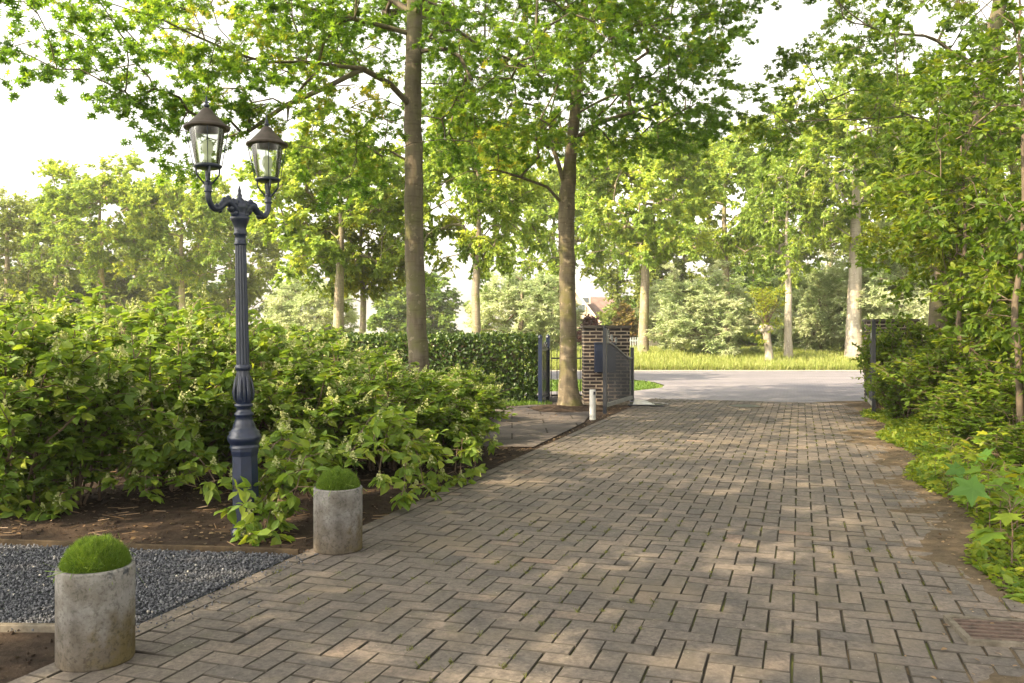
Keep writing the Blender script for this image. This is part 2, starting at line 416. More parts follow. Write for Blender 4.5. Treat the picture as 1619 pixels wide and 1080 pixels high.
# road of mauve clinkers
m, n, l, p, out = newmat('road_clinker'); M['road'] = m
tc = n.new('ShaderNodeTexCoord')
br = n.new('ShaderNodeTexBrick'); br.inputs['Scale'].default_value = 1.0
br.inputs['Brick Width'].default_value = 0.22; br.inputs['Row Height'].default_value = 0.11
br.inputs['Mortar Size'].default_value = 0.006
br.inputs['Color1'].default_value = (0.135, 0.132, 0.158, 1); br.inputs['Color2'].default_value = (0.180, 0.174, 0.202, 1)
br.inputs['Mortar'].default_value = (0.095, 0.082, 0.082, 1)
l.new(tc.outputs['Object'], br.inputs['Vector'])
b = noise(n, l, 0.8, 7, vec_scale=(0.25, 1, 1), rough=.65)
c = mix(n, l, br.outputs['Color'], ramp(n, l, b.outputs['Fac'], [(0.36, (0.72, 0.72, 0.76)), (0.64, (1.2, 1.18, 1.12))]).outputs[0], 1.0, 'MULTIPLY')
l.new(c, p.inputs['Base Color']); p.inputs['Roughness'].default_value = 0.75

# brick masonry, chosen by face direction, local coordinates in metres
def brickmat(name, c1, c2, mort):
    m, n, l, p, out = newmat(name)
    tc = n.new('ShaderNodeTexCoord'); sp = n.new('ShaderNodeSeparateXYZ'); l.new(tc.outputs['Object'], sp.inputs[0])
    q = n.new('ShaderNodeMath'); q.operation = 'ADD'; l.new(sp.outputs['X'], q.inputs[0]); l.new(sp.outputs['Y'], q.inputs[1])
    cb = n.new('ShaderNodeCombineXYZ'); l.new(q.outputs[0], cb.inputs['X']); l.new(sp.outputs['Z'], cb.inputs['Y'])
    br = n.new('ShaderNodeTexBrick'); br.inputs['Scale'].default_value = 1
    br.inputs['Brick Width'].default_value = 0.22; br.inputs['Row Height'].default_value = 0.0625
    br.inputs['Mortar Size'].default_value = 0.011; br.inputs['Mortar Smooth'].default_value = 0.15; br.inputs['Bias'].default_value = -0.1
    br.inputs['Color1'].default_value = (*c1, 1); br.inputs['Color2'].default_value = (*c2, 1); br.inputs['Mortar'].default_value = (*mort, 1)
    l.new(cb.outputs[0], br.inputs['Vector'])
    nz = noise(n, l, 30, 5)
    c = mix(n, l, br.outputs['Color'], ramp(n, l, nz.outputs['Fac'], [(0.3, (0.75, 0.75, 0.75)), (0.7, (1.25, 1.2, 1.2))]).outputs[0], 1.0, 'MULTIPLY')
    l.new(c, p.inputs['Base Color']); p.inputs['Roughness'].default_value = 0.85
    b = n.new('ShaderNodeBump'); b.inputs['Strength'].default_value = 1; b.inputs['Distance'].default_value = 0.008; b.invert = True
    l.new(br.outputs['Fac'], b.inputs['Height']); l.new(b.outputs[0], p.inputs['Normal'])
    return m
M['brick'] = brickmat('dark_brick', (0.010, 0.008, 0.009), (0.030, 0.017, 0.015), (0.26, 0.215, 0.165))

# glass
m, n, l, p, out = newmat('lantern_glass'); M['glass'] = m
p.inputs['Base Color'].default_value = (0.92, 0.95, 0.93, 1); p.inputs['Roughness'].default_value = 0.04
p.inputs['Transmission Weight'].default_value = 1.0; p.inputs['IOR'].default_value = 1.08
tr = n.new('ShaderNodeBsdfTransparent'); tr.inputs[0].default_value = (0.93, 0.95, 0.93, 1)
gl = n.new('ShaderNodeBsdfGlossy'); gl.inputs['Roughness'].default_value = 0.06
fr = n.new('ShaderNodeFresnel'); fr.inputs['IOR'].default_value = 1.45
sc_ = n.new('ShaderNodeMath'); sc_.operation = 'MULTIPLY_ADD'; sc_.inputs[1].default_value = 0.9; sc_.inputs[2].default_value = 0.05
l.new(fr.outputs[0], sc_.inputs[0])
ms = n.new('ShaderNodeMixShader'); l.new(sc_.outputs[0], ms.inputs[0]); l.new(tr.outputs[0], ms.inputs[1]); l.new(gl.outputs[0], ms.inputs[2])
l.new(ms.outputs[0], out.inputs['Surface'])

# ------------------------------------------------------------------ leaf templates (y = along the leaf, unit length)
OAK_V = [(0, 0.46, 0), (0, 0, 0), (-.07, .24, 0), (-.40, .26, .03), (-.08, .46, 0), (-.50, .70, .05), (-.08, .68, 0), (0, 1.05, -.06), (.08, .68, 0), (.50, .70, .05), (.08, .46, 0), (.40, .26, .03), (.07, .24, 0)]
OAK_F = [(0, i, i + 1) for i in range(1, 12)] + [(0, 12, 1)]
OV_V = [(0, 0, 0), (-.27, .33, .05), (0, .38, -.02), (.27, .33, .05), (-.21, .68, .04), (0, .70, -.03), (.21, .68, .04), (0, 1.0, -.10)]
OV_F = [(0, 2, 1, 1), (0, 3, 2, 2)]
OV_F3 = [(0, 2, 1), (0, 3, 2), (1, 2, 5), (1, 5, 4), (2, 3, 6), (2, 6, 5), (4, 5, 7), (5, 6, 7)]
RH_V = [(0, 0, 0), (-.32, .45, .06), (0, 1, -.06), (.32, .45, .06)]
RH_F = [(0, 3, 2), (0, 2, 1)]
WI_V = [(0, 0, 0), (-.12, .45, .02), (0, 1, -.05), (.12, .45, .02)]
MAPLE_V = [(0, .35, 0)] + [(r * math.sin(t), .35 + r * math.cos(t), -0.16 * r * r) for t, r in
    [(PI, .34), (-PI * .80, .30), (-PI * .68, .56), (-PI * .52, .30), (-PI * .36, .66), (-PI * .18, .32), (-PI * .11, .44), (0, .70), (PI * .11, .44), (PI * .18, .32), (PI * .36, .66), (PI * .52, .30), (PI * .68, .56), (PI * .80, .30)]]
MAPLE_F = [(0, i + 1, i) for i in range(1, 14)] + [(0, 1, 14)]
TRI_T = ([(0.5, 0, 0), (-.25, 0, .433), (-.25, 0, -.433), (.3, 1, 0), (-.15, 1, .26), (-.15, 1, -.26)], [(0, 1, 4, 3), (1, 2, 5, 4), (2, 0, 3, 5)])

def unit(v): return v / np.maximum(np.linalg.norm(v, axis=-1, keepdims=True), 1e-9)

def add_leaves(g, tv, tf, P, D, size, tint, rs, upw=0.9, var=0.3):
    N = len(P)
    up = unit(np.array([0, 0, 1.0]) * upw + rs.normal(0, 0.55, (N, 3)))
    m = frames(D + 1e-4, up)
    s = size * (1 + rs.uniform(-var, var, N))
    g.inst(tv, tf, P, m * s[:, None, None], tint)

def twig_leaves(gt, gl, ctr, base_dir, rs, ntw, tl, nl, lsize, leaf, tint, droop=0.25, flat=0.6, tr=0.004, upw=0.9, tintvar=0.16, rosette=True):
    """ctr (K,3) clump centres; grows ntw twigs of length tl with nl leaves each"""
    K = len(ctr)
    c = np.repeat(ctr, ntw, 0); bd = np.repeat(base_dir, ntw, 0); tt = np.repeat(tint, ntw)
    d = rs.normal(0, 1, (K * ntw, 3)); d[:, 2] *= flat; d = unit(unit(d) + bd * 0.8)
    L = tl * rs.uniform(0.5, 1.25, K * ntw)
    if gt is not None:
        mt = frames(d, np.array([0.01, 0.02, 1.0]) + 0 * d)
        mt[:, 1, :] *= L[:, None]; mt[:, 0, :] *= tr; mt[:, 2, :] *= tr
        gt.inst(TRI_T[0], TRI_T[1], c, mt, 0.5)
    u = rs.uniform(0.25, 1.0, (K * ntw, nl))
    if rosette: u[:, nl // 2:] = rs.uniform(0.85, 1.0, (K * ntw, nl - nl // 2))
    P = c[:, None, :] + d[:, None, :] * (u * L[:, None])[:, :, None]
    out = rs.normal(0, 1, (K * ntw, nl, 3)); out[..., 2] *= 0.5
    out = unit(unit(out) + d[:, None, :] * 0.7) + np.array([0, 0, -droop])
    P = P.reshape(-1, 3); out = out.reshape(-1, 3)
    t = np.repeat(tt, nl) + rs.normal(0, tintvar, len(P))
    add_leaves(gl, leaf[0], leaf[1], P, out, lsize, np.clip(t, 0, 1), rs, upw)

OAK = (OAK_V, OAK_F); OVATE = (OV_V, OV_F3); RHOMB = (RH_V, RH_F); WILLOW = (WI_V, RH_F); MAPLE = (MAPLE_V, MAPLE_F)

def skeleton(g, trunk, trad, limbs, targets, rs, r_tip=0.006, rexp=0.47, step=0.35, sides=9, droop=0.0, rmax=0.09):
    """trunk polyline + limbs (polylines in world coords starting at the trunk) + branches joined to every target"""
    trunk = np.array(trunk, float); trad = np.array(trad, float)
    # resample trunk
    seg = np.linalg.norm(np.diff(trunk, axis=0), axis=1); s = np.concatenate([[0], np.cumsum(seg)])
    q = np.linspace(0, s[-1], max(8, int(s[-1] / 0.22)))
    tp = np.stack([np.interp(q, s, trunk[:, i]) for i in range(3)], 1); tr = np.interp(q, s, trad)
    tp[1:-1, :2] += rs.normal(0, 0.006, (len(tp) - 2, 2))
    tr = tr * (1 + rs.normal(0, 0.007, len(tr)))
    g.tube(tp, tr, 18)
    for kk in range(3, len(tp) - 4, 3):                      # healed branch scars
        a = rs.uniform(0, 2 * PI); dd = np.array([math.cos(a), math.sin(a), .25]); q0 = tp[kk] + dd * tr[kk] * .72
        if tr[kk] > .04: g.tube([q0, q0 + dd * tr[kk] * .24, q0 + dd * tr[kk] * .36], [tr[kk] * .34, tr[kk] * .24, tr[kk] * .10], 9)
    nodes = [p for p in tp]; par = [-1] + list(range(len(tp) - 1)); istr = [True] * len(tp)
    chains = []
    zmin = None
    first = None
    for lb in limbs:
        lb = np.array(lb, float)
        k = int(np.argmin(np.linalg.norm(np.array(nodes) - lb[0], axis=1)))
        sg = np.linalg.norm(np.diff(lb, axis=0), axis=1); ss = np.concatenate([[0], np.cumsum(sg)])
        qq = np.linspace(0, ss[-1], max(4, int(ss[-1] / step)))
        lp = np.stack([np.interp(qq, ss, lb[:, i]) for i in range(3)], 1)[1:]
        lp = lp + rs.normal(0, 0.02, lp.shape)
        ch = [k]
        for pnt in lp:
            nodes.append(pnt); par.append(ch[-1]); istr.append(False); ch.append(len(nodes) - 1)
        chains.append(ch)
    ax = trunk[-1]
    order = np.argsort([np.min(np.linalg.norm(tp - t, axis=1)) for t in targets])
    minz = limbs_z = min([t[2] for t in targets]) - 1.5
    for oi in order:
        t = targets[oi]
        A = np.array(nodes)
        dv = t - A; dist = np.linalg.norm(dv, axis=1)
        cost = dist * (1 + 0.9 * np.maximum(0, -dv[:, 2] / np.maximum(dist, .01))) + np.where(istr, 0.25, 0.0)
        cost = cost + np.where(A[:, 2] < minz, 50, 0)
        k = int(np.argmin(cost)); D = dist[k]
        nst = max(2, int(D / step))
        p0 = A[k]; sag = np.array([0, 0, 0.12 * D])
        ch = [k]
        for i in range(1, nst + 1):
            u = i / nst
            pnt = p0 * (1 - u) + t * u + sag * math.sin(PI * u) * (1 - droop) + rs.normal(0, 0.03 + 0.02 * D, 3) * math.sin(PI * u)
            nodes.append(pnt); par.append(ch[-1]); istr.append(False); ch.append(len(nodes) - 1)
        chains.append(ch)
    cnt = np.zeros(len(nodes)); 
    haschild = np.zeros(len(nodes), bool)
    for i in range(len(nodes)):
        if par[i] >= 0: haschild[par[i]] = True
    cnt[~haschild] = 1
    for i in range(len(nodes) - 1, -1, -1):
        if par[i] >= 0: cnt[par[i]] += cnt[i]
    rr = np.minimum(r_tip * np.maximum(cnt, 1) ** rexp, rmax)
    A = np.array(nodes)
    for ch in chains:
        pts = A[ch]; rad = rr[ch].copy(); rad[0] = rad[1] * 1.15
        sd = 8 if rad[1] > 0.03 else (5 if rad[1] > 0.012 else 3)
        g.tube(pts, rad, sd, cap=False)

def crown_pts(rs, n, c, r, shell=0.35, keep=None, flat_bottom=True, noise_amp=0.3):
    out = []
    c = np.array(c); r = np.array(r)
    sd = int(rs.randint(1000))
    while len(out) < n:
        d = unit(rs.normal(0, 1, 3)); u = rs.uniform(shell, 1) ** 0.55
        amp = 1 + noise_amp * (2 * float(snoise(d[0] * 2 + 7 + d[2], d[1] * 2 + 3 - d[2], sd, 1.3, 2)) - 1)
        pnt = c + d * r * u * amp
        if keep is None or keep(pnt): out.append(pnt)
    return np.array(out)

rs = np.random.RandomState(7)

# ================================================================== SETTING
def sheet(name, poly, z, mat, res=None):
    g = Geo(); g.add([(x, y, z) for x, y in poly], [list(range(len(poly)))])
    return tag(g.build(name, mat), kind='structure')

def grid_sheet(name, x0, x1, y0, y1, step, zf, mat, inside=None, smooth=True):
    nx = int((x1 - x0) / step) + 1; ny = int((y1 - y0) / step) + 1
    X, Y = np.meshgrid(np.linspace(x0, x1, nx), np.linspace(y0, y1, ny))
    Z = zf(X, Y)
    v = np.stack([X, Y, Z], -1).reshape(-1, 3)
    i = np.arange(nx - 1)[None, :] + (np.arange(ny - 1) * nx)[:, None]
    f = np.stack([i, i + 1, i + nx + 1, i + nx], -1).reshape(-1, 4)
    if inside is not None:
        cx = X[:-1, :-1].ravel() + step / 2; cy = Y[:-1, :-1].ravel() + step / 2
        f = f[inside(cx, cy)]
    g = Geo(); g.add(v, f)
    return tag(g.build(name, mat, smooth=smooth), kind='structure')

# one big ground sheet to the horizon
sheet('ground', [(-600, -40), (600, -40), (600, 900), (-600, 900)], -0.03, M['grassground'])
# meadow / verge beyond the road
def verge_z(x, y): return -0.02 + .38 * np.clip((y - 29.2) / 3.5, 0, 1) + .05 * (snoise(x, y, 13, .5, 3) - .5)
grid_sheet('verge', -80, 90, 29.2, 75, .6, verge_z, M['meadow'])
# road across the end of the drive
sheet('road', [(-80, 23.4), (90, 23.4), (90, 29.2), (-80, 29.2)], -0.008, M['road'])
sheet('road_edge', [(-80, 28.55), (90, 28.55), (90, 29.25), (-80, 29.25)], -0.003, M['edgepale'])
pL, pR = (2.45, 15.9), (7.0, 15.9)
sheet('road_apron', [(1.9, 15.9), (9.6, 15.4), (12.5, 19.5), (16, 23.4), (3.3, 23.4), (3.7, 22.3), (3.75, 21.0), (3.5, 20.0), (2.6, 18.8), (-3.6, 18.6), (-3.6, 17.7), (2.2, 17.6)], -0.004, M['road'])
# pavement strip of the road in front of the hedge
sheet('pavement', [(-80, 17.7), (-3.6, 17.7), (-3.6, 18.6), (-80, 18.6)], -0.004, M['road'])

# edges of the drive in its own frame
u_left = toUV(*G(470, 880))[0]
u_right = u_left + 3.95
MOD = 0.105
v0, v1 = 1.2, 16.55
# joint base
def rect_uv(ua, ub, va, vb): return [UV(ua, va), UV(ub, va), UV(ub, vb), UV(ua, vb)]
gj = Geo(); gj.add([(*UV(u_left + .01, v0), 0.0), (*UV(u_right + .3, v0), 0.0), (*UV(u_right + .3, v1), 0.0), (*UV(u_left + .01, v1), 0.0)], [(0, 1, 2, 3)])
tag(gj.build('driveway_bed', M['joint']), kind='structure')
# bricks
gb = Geo()
nu = int((u_right + 0.3 - u_left) / MOD) + 2; nv = int((v1 - v0) / MOD) + 2
rows = []
for i in range(-1, nu):
    for j in range(-1, nv):
        k = (i + j) % 4
        if k == 0: rows.append((i, j, 2, 1))
        elif k == 2: rows.append((i, j, 1, 2))
# (i+j)%4: 0,1 -> across brick ; 2 with (i,j+1)=3 -> along brick
A = []
for (i, j, w, h) in rows:
    ua = u_left + i * MOD; ub = ua + w * MOD; va = v0 + j * MOD; vb = va + h * MOD
    wj = 0.8 + 0.75 * float(np.clip((i / nu - .35) * 2, 0, 1)); ja = 0.0026 * wj + .0004
    ua += ja; ub -= ja; va += 0.0030; vb -= 0.0030
    ua = max(ua, u_left + 0.105); ub = min(ub, u_right + .3); va = max(va, v0); vb = min(vb, v1)
    if ub - ua < 0.02 or vb - va < 0.02: continue
    A.append((ua, ub, va, vb))
# border course of stretchers along the left edge
v = v0
while v < v1:
    A.append((u_left + 0.004, u_left + 0.099, v + 0.003, min(v + 0.207, v1))); v += 0.21
A = np.array(A); N = len(A)
jit = rs.normal(0, 0.0016, (N, 2)); A[:, 0:2] += jit[:, :1]; A[:, 2:4] += jit[:, 1:]
cu = (A[:, 0] + A[:, 1]) / 2; cv = (A[:, 2] + A[:, 3]) / 2
hz = 0.012 + rs.normal(0, 0.0012, N) + 0.010 * (snoise(cu, cv, 3, 0.7, 3) - .5)
tu = rs.normal(0, 0.011, N); tv_ = rs.normal(0, 0.011, N)
ch = 0.0030
cols = np.clip(rs.beta(2.2, 2.6, N) * 0.9 + 0.25 * (snoise(cu, cv, 9, 0.5, 3) - .5) + (rs.rand(N) > .96) * .3, 0, 1)
VV = []
for (du, dv_, dz) in ((0, 0, -1), (0, 0, 0), (1, 1, 1)):
    for (su, sv_) in ((0, 2), (1, 2), (1, 3), (0, 3)):
        uu = A[:, su] + (du * ch if su == 0 else -du * ch); vv = A[:, sv_] + (dv_ * ch if sv_ == 2 else -dv_ * ch)
        z = hz + (uu - cu) * tu + (vv - cv) * tv_
        z = z - (0.03 if dz == -1 else (0.0035 if dz == 0 else 0.0))
        VV.append(np.stack([uu * math.cos(AX) + vv * math.sin(AX), -uu * math.sin(AX) + vv * math.cos(AX), z], 1))
VV = np.stack(VV, 1)  # N,12,3
tf = []
for a_ in (0, 4):
    for q in range(4):
        tf.append((a_ + q, a_ + (q + 1) % 4, a_ + 4 + (q + 1) % 4, a_ + 4 + q))
tf.append((8, 9, 10, 11))
tf = np.array(tf)
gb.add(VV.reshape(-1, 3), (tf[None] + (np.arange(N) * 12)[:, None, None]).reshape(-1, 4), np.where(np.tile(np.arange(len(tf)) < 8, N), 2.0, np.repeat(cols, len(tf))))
tag(gb.build('driveway', M['paver']), kind='structure')

# soil bed left of the drive
def left_of_drive(x, y, m=0.0):
    return x * math.cos(AX) - y * math.sin(AX) < u_left - m
def soil_z(x, y):
    du = u_left - (x * math.cos(AX) - y * math.sin(AX))
    return 0.004 + 0.035 * (snoise(x, y, 5, 1.4, 5) - 0.42) * np.clip(du * 3, 0.0, 1) - np.clip(-du * .4, 0, .02)
grid_sheet('soil_bed', -14, 3, 1.0, 15.2, 0.07, soil_z, M['soil'],
           lambda x, y: left_of_drive(x, y, -0.08) & ~((y < 6.0) & (y > 3.0) & (x > -5) & (y < 4.98 - 0.115 * (x + 1.3) - .02) & (y > 3.68 + .02)))
# right bank
def bank_z(x, y):
    u = x * math.cos(AX) - y * math.sin(AX)
    e = np.clip((u - u_right) / 0.5, 0, 1)
    return 0.012 + 0.07 * e + 0.05 * (snoise(x, y, 8, 1.6, 5) - 0.5) * (0.3 + e)
grid_sheet('soil_bank', 1.5, 16, 0.8, 15.6, 0.08, bank_z, M['soil'],
           lambda x, y: (x * math.cos(AX) - y * math.sin(AX) > u_right + .02))
# dirt drifted over the right edge of the pavers
def dirt_z(x, y):
    u = x * math.cos(AX) - y * math.sin(AX)
    return 0.012 + 0.030 * (snoise(x, y, 21, 2.3, 5) - 0.50) + np.clip((u - u_right + 0.42) * 0.030, -0.03, 0.02)
grid_sheet('dirt_drift', 0.8, 7.5, 1.2, 15.9, 0.03, dirt_z, M['dirt'],
           lambda x, y: (x * math.cos(AX) - y * math.sin(AX) > u_right - 1.35) & (x * math.cos(AX) - y * math.sin(AX) < u_right + .25))

# side path (asphalt) leading to the garden gate
sheet('path', [(0.24, 9.52), (-2.4, 9.7), (-2.4, 13.4), (-0.3, 14.25), (0.45, 15.2), (0.75, 17.6), (1.35, 17.6), (1.42, 14.5), (1.02, 12.1)], 0.020, M['path'])
# gravel bed
gA, gB, gC_, gD = (-5.5, 5.50), (-1.22, 4.96), (-1.64, 3.70), (-5.5, 3.78)
sheet('gravel_base', [gD, (UV(u_left - .015, toUV(*gC_)[1])), (UV(u_left - .015, toUV(*gB)[1])), gA], 0.004, M['gravelbase'])

# stones
g = Geo()
n_st = 30000
xs = rs.uniform(-3.7, -1.1, n_st); ys = rs.uniform(3.6, 5.4, n_st)
ok = left_of_drive(xs, ys, 0.02) & (ys < 5.50 - 0.126 * (xs + 5.5) - .03) & (ys > 3.76 - 0.0207 * (xs + 5.5)) & (np.abs(xs) < ys * 0.64 + .1)
xs, ys = xs[ok], ys[ok]; n_st = len(xs)
ICO_V = np.array([(0, 0, 1), (.9, 0, .3), (.28, .85, .25), (-.72, .5, .35), (-.7, -.52, .2), (.3, -.85, .3), (.5, .3, -.8), (-.5, 0, -.8), (.2, -.5, -.8)])
ICO_F = [(0, 1, 2), (0, 2, 3), (0, 3, 4), (0, 4, 5), (0, 5, 1), (1, 6, 2), (2, 6, 7), (2, 7, 3), (3, 7, 4), (4, 7, 8), (4, 8, 5), (5, 8, 6), (5, 6, 1)]
d = rs.normal(0, 1, (n_st, 3)); m_ = frames(d, rs.normal(0, 1, (n_st, 3)))
sz = rs.uniform(0.0045, 0.0095, (n_st, 1, 1)) * rs.uniform(0.6, 1.25, (n_st, 3, 1))
g.inst(ICO_V, ICO_F, np.stack([xs, ys, 0.006 + rs.uniform(0, 0.016, n_st)], 1), m_ * sz, np.clip(rs.beta(2, 3, n_st) + (rs.rand(n_st) > .985) * .6, 0, 1))
tag(g.build('gravel', M['stone']), kind='stuff', label='blue grey gravel chippings between the two planters', cat='gravel')

# edgings
def plank(name, a, b, w, h, z, mat, label, cat='edging', segs=1):
    a = np.array(a); b = np.array(b); L = np.linalg.norm(b - a); ang = math.atan2(b[1] - a[1], b[0] - a[0])
    g = Geo(); N = max(2, int(L / .25))
    d_ = (b - a) / L; nrm = np.array([-d_[1], d_[0]])
    V = []
    for i in range(N + 1):
        c = a + d_ * L * i / N + nrm * rs.normal(0, .004); zz = z + rs.normal(0, .002)
        for (s_, t_) in ((-1, 0), (-1, 1), (-.8, 1.05), (.8, 1.05), (1, 1), (1, 0)):
            V.append((*(c + nrm * w / 2 * s_), zz + h * (t_ - 1 if t_ else -1) + 0))
    F = []
    for i in range(N):
        for k in range(5): F.append((i * 6 + k, i * 6 + k + 1, i * 6 + 7 + k, i * 6 + 6 + k))
    g.add(V, F); g.add([V[i] for i in range(5, -1, -1)], [list(range(6))]); g.add([V[N * 6 + i] for i in range(6)], [list(range(6))])
    return tag(g.build(name, mat), label, cat)
plank('edging_board', (gA[0], gA[1]), (gB[0] - .02, gB[1] + .01), 0.02, 0.08, 0.034, M['timber'], 'thin weathered edging board between the gravel and the hydrangea soil')
plank('edging_kerb', (gD[0], gD[1] + .02), (gC_[0] - .05, gC_[1] - .005), 0.035, 0.08, 0.030, M['kerb'], 'narrow concrete kerb behind the nearer planter at the left edge')

# ================================================================== NEAR TREES
def tree(name, label, cat, base, trunk, trad, limbs, targets, leafmat_, bark, ntw, tl, nl, ls, leaf=OAK, seed=1, dens_dir=0.5, group=None, step=.35, r_tip=.006, flat=.5, rmax=.09, upw=.9, tr=.004, tint0=.45):
    r_ = np.random.RandomState(seed)
    t = thing(name, label, cat, base, 0, group)
    b = np.array(base)
    g = Geo()
    skeleton(g, np.array(trunk) - b, trad, [np.array(q) - b for q in limbs], targets - b, r_, step=step, r_tip=r_tip, rmax=rmax)
    c = np.array(trunk)[-1] - b
    K = targets - b
    ctr = K.mean(0)
    dirs = unit((K - ctr) * np.array([1, 1, .4]))
    gl = Geo()
    tint = tint0 + 0.22 * (2 * snoise(K[:, 0] + 3 * K[:, 2], K[:, 1] + 11, seed, 0.6, 2) - 1) * 2 + r_.normal(0, .06, len(K))
    twig_leaves(g, gl, K, dirs, r_, ntw, tl, nl, ls, leaf, tint, flat=flat, tr=tr, upw=upw)
    g.build('trunk', bark, t, smooth=True)
    gl.build('crown', leafmat_, t)
    return t

# --- tree 1, left of centre
Y1 = 10.6
b1 = (PX(668, Y1), Y1, 0)
tr1 = [(PX(668, Y1), Y1, -.05), (PX(667, Y1), Y1, .12), (PX(664, Y1), Y1, PZ(600, Y1)), (PX(658, Y1), Y1, PZ(500, Y1)), (PX(655, Y1), Y1, PZ(300, Y1)), (PX(653, Y1), Y1, PZ(150, Y1)), (PX(656, Y1), Y1, PZ(0, Y1)), (PX(658, Y1), Y1, 7.5), (PX(655, Y1), Y1, 10.5)]
rd1 = [.175, .140, .127, .121, .114, .106, .094, .075, .03]
def L1(*pts): return [(PX(px, Y), Y, PZ(py, Y)) for px, py, Y in pts]
limbs1 = [L1((652, 158, Y1), (600, 120, 10.2), (560, 108, 9.9), (430, 100, 9.3), (320, 62, 8.8), (230, 20, 8.4), (120, -20, 8.0)),
          L1((652, 45, Y1), (560, 30, 10.3), (470, 12, 10), (380, -20, 9.6)),
          L1((655, 12, Y1), (600, -5, 10.8), (560, -30, 11)),
          L1((655, 15, Y1), (720, 50, 10.9), (800, 90, 11.2), (860, 120, 11.5)),
          L1((560, 108, 9.9), (500, 150, 9.5), (440, 170, 9.2), (390, 210, 9.0)),
          L1((652, 20, Y1), (700, -60, 9.8), (760, -90, 9.0))]
r1 = np.random.RandomState(11)
C1 = np.array([b1[0], Y1, 6.9])
def inframe_low(p):
    return True
def keep1(p):
    px = 810 + p[0] / p[1] * FPX if p[1] > 1 else -999
    py = HOR - (p[2] - CAMH) / p[1] * FPX if p[1] > 1 else -999
    # lower envelope of the crown as it reads in the photo
    if py > 0:
        lim = np.interp(px, [-200, 0, 60, 130, 190, 250, 330, 420, 520, 600, 700, 800, 900, 1100], [60, 95, 130, 105, 175, 215, 190, 235, 250, 270, 260, 200, 160, 60])
        if py > lim: return False
        if px < 0: return False
    return True
pts1 = crown_pts(r1, 520, C1, (5.0, 4.4, 3.6), shell=.2, keep=keep1)
# extra low fringe clumps on the near/left side
fr = []
for px, py, Y in [(30, 70, 8.0), (70, 100, 7.8), (110, 55, 8.2), (160, 40, 8), (205, 80, 8.4), (240, 130, 8.5), (215, 165, 8.6), (260, 190, 8.8), (300, 140, 8.8), (340, 100, 9), (350, 150, 9.0), (395, 180, 9), (420, 215, 9.2), (450, 150, 9.4), (480, 200, 9.4), (520, 175, 9.6), (540, 220, 9.8), (575, 240, 10), (600, 190, 10), (610, 250, 10.2), (290, 60, 8.6), (330, 30, 8.7), (250, 30, 8.4), (400, 60, 9), (470, 70, 9.4), (540, 60, 9.8), (600, 60, 10), (60, 20, 7.8), (130, 5, 8), (190, 10, 8.1), (700, 60, 10.4), (730, 130, 10.8), (760, 50, 10.6), (700, 180, 11), (720, 240, 11.3), (310, 195, 9), (280, 240, 8.9), (560, 150, 9.8), (430, 20, 9), (500, 30, 9.3)]:
    for k in range(2):
        fr.append((PX(px, Y) + r1.normal(0, .18), Y + r1.normal(0, .4), PZ(py, Y) + r1.normal(0, .13)))
pts1 = np.concatenate([pts1, np.array(fr)])
tree('oak_tree', 'oak with straight bare trunk rising from the hydrangeas between lamp post and gate tree', 'tree', b1, tr1, rd1, limbs1, pts1, M['oak'], M['bark1'], 7, .42, 19, .084, seed=21, rmax=.055)

# --- tree 2, by the gate pillar
Y2 = 14.3
b2 = (PX(900, Y2), Y2, 0)
tr2 = [(PX(901, Y2), Y2, -.05), (PX(901, Y2), Y2, .08), (PX(899, Y2), Y2, .5), (PX(899, Y2), Y2, PZ(520, Y2)), (PX(897, Y2), Y2, PZ(400, Y2)), (PX(896, Y2), Y2, PZ(320, Y2)), (PX(904, Y2), Y2, PZ(240, Y2)), (PX(912, Y2), Y2, PZ(150, Y2)), (PX(922, Y2), Y2, PZ(50, Y2)), (PX(926, Y2), Y2, PZ(-60, Y2)), (PX(920, Y2), Y2, 9.5)]
rd2 = [.27, .205, .152, .140, .134, .140, .095, .09, .075, .05, .02]
limbs2 = [L1((894, 325, Y2), (868, 298, 14.1), (840, 282, 13.9), (805, 270, 13.7), (760, 262, 13.5), (700, 290, 13.3)),
          L1((900, 300, Y2), (888, 270, 14.2), (880, 240, 14.3), (870, 190, 14.5)),
          L1((904, 230, Y2), (940, 200, 14.2), (990, 180, 14), (1050, 160, 13.8)),
          L1((912, 150, Y2), (860, 120, 14), (800, 105, 13.6)),
          L1((918, 90, Y2), (980, 60, 14.5), (1060, 30, 14.5))]
r2 = np.random.RandomState(5)
def keep2(p):
    px = 810 + p[0] / p[1] * FPX; py = HOR - (p[2] - CAMH) / p[1] * FPX
    if py > 0:
        lim = np.interp(px, [640, 680, 740, 800, 850, 900, 960, 1040, 1100, 1170, 1200], [200, 300, 310, 285, 255, 250, 235, 240, 235, 190, 100])
        if py > lim or px < 660 or px > 1180: return False
    return True
pts2 = crown_pts(r2, 480, (b2[0] + .15, Y2, 6.3), (3.3, 3.3, 3.4), shell=.2, keep=keep2)
tree('gate_oak_tree', 'oak with mossy trunk growing beside the left brick gate pillar', 'tree', b2, tr2, rd2, limbs2, pts2, M['oak'], M['bark2'], 7, .40, 18, .088, seed=33, rmax=.07)

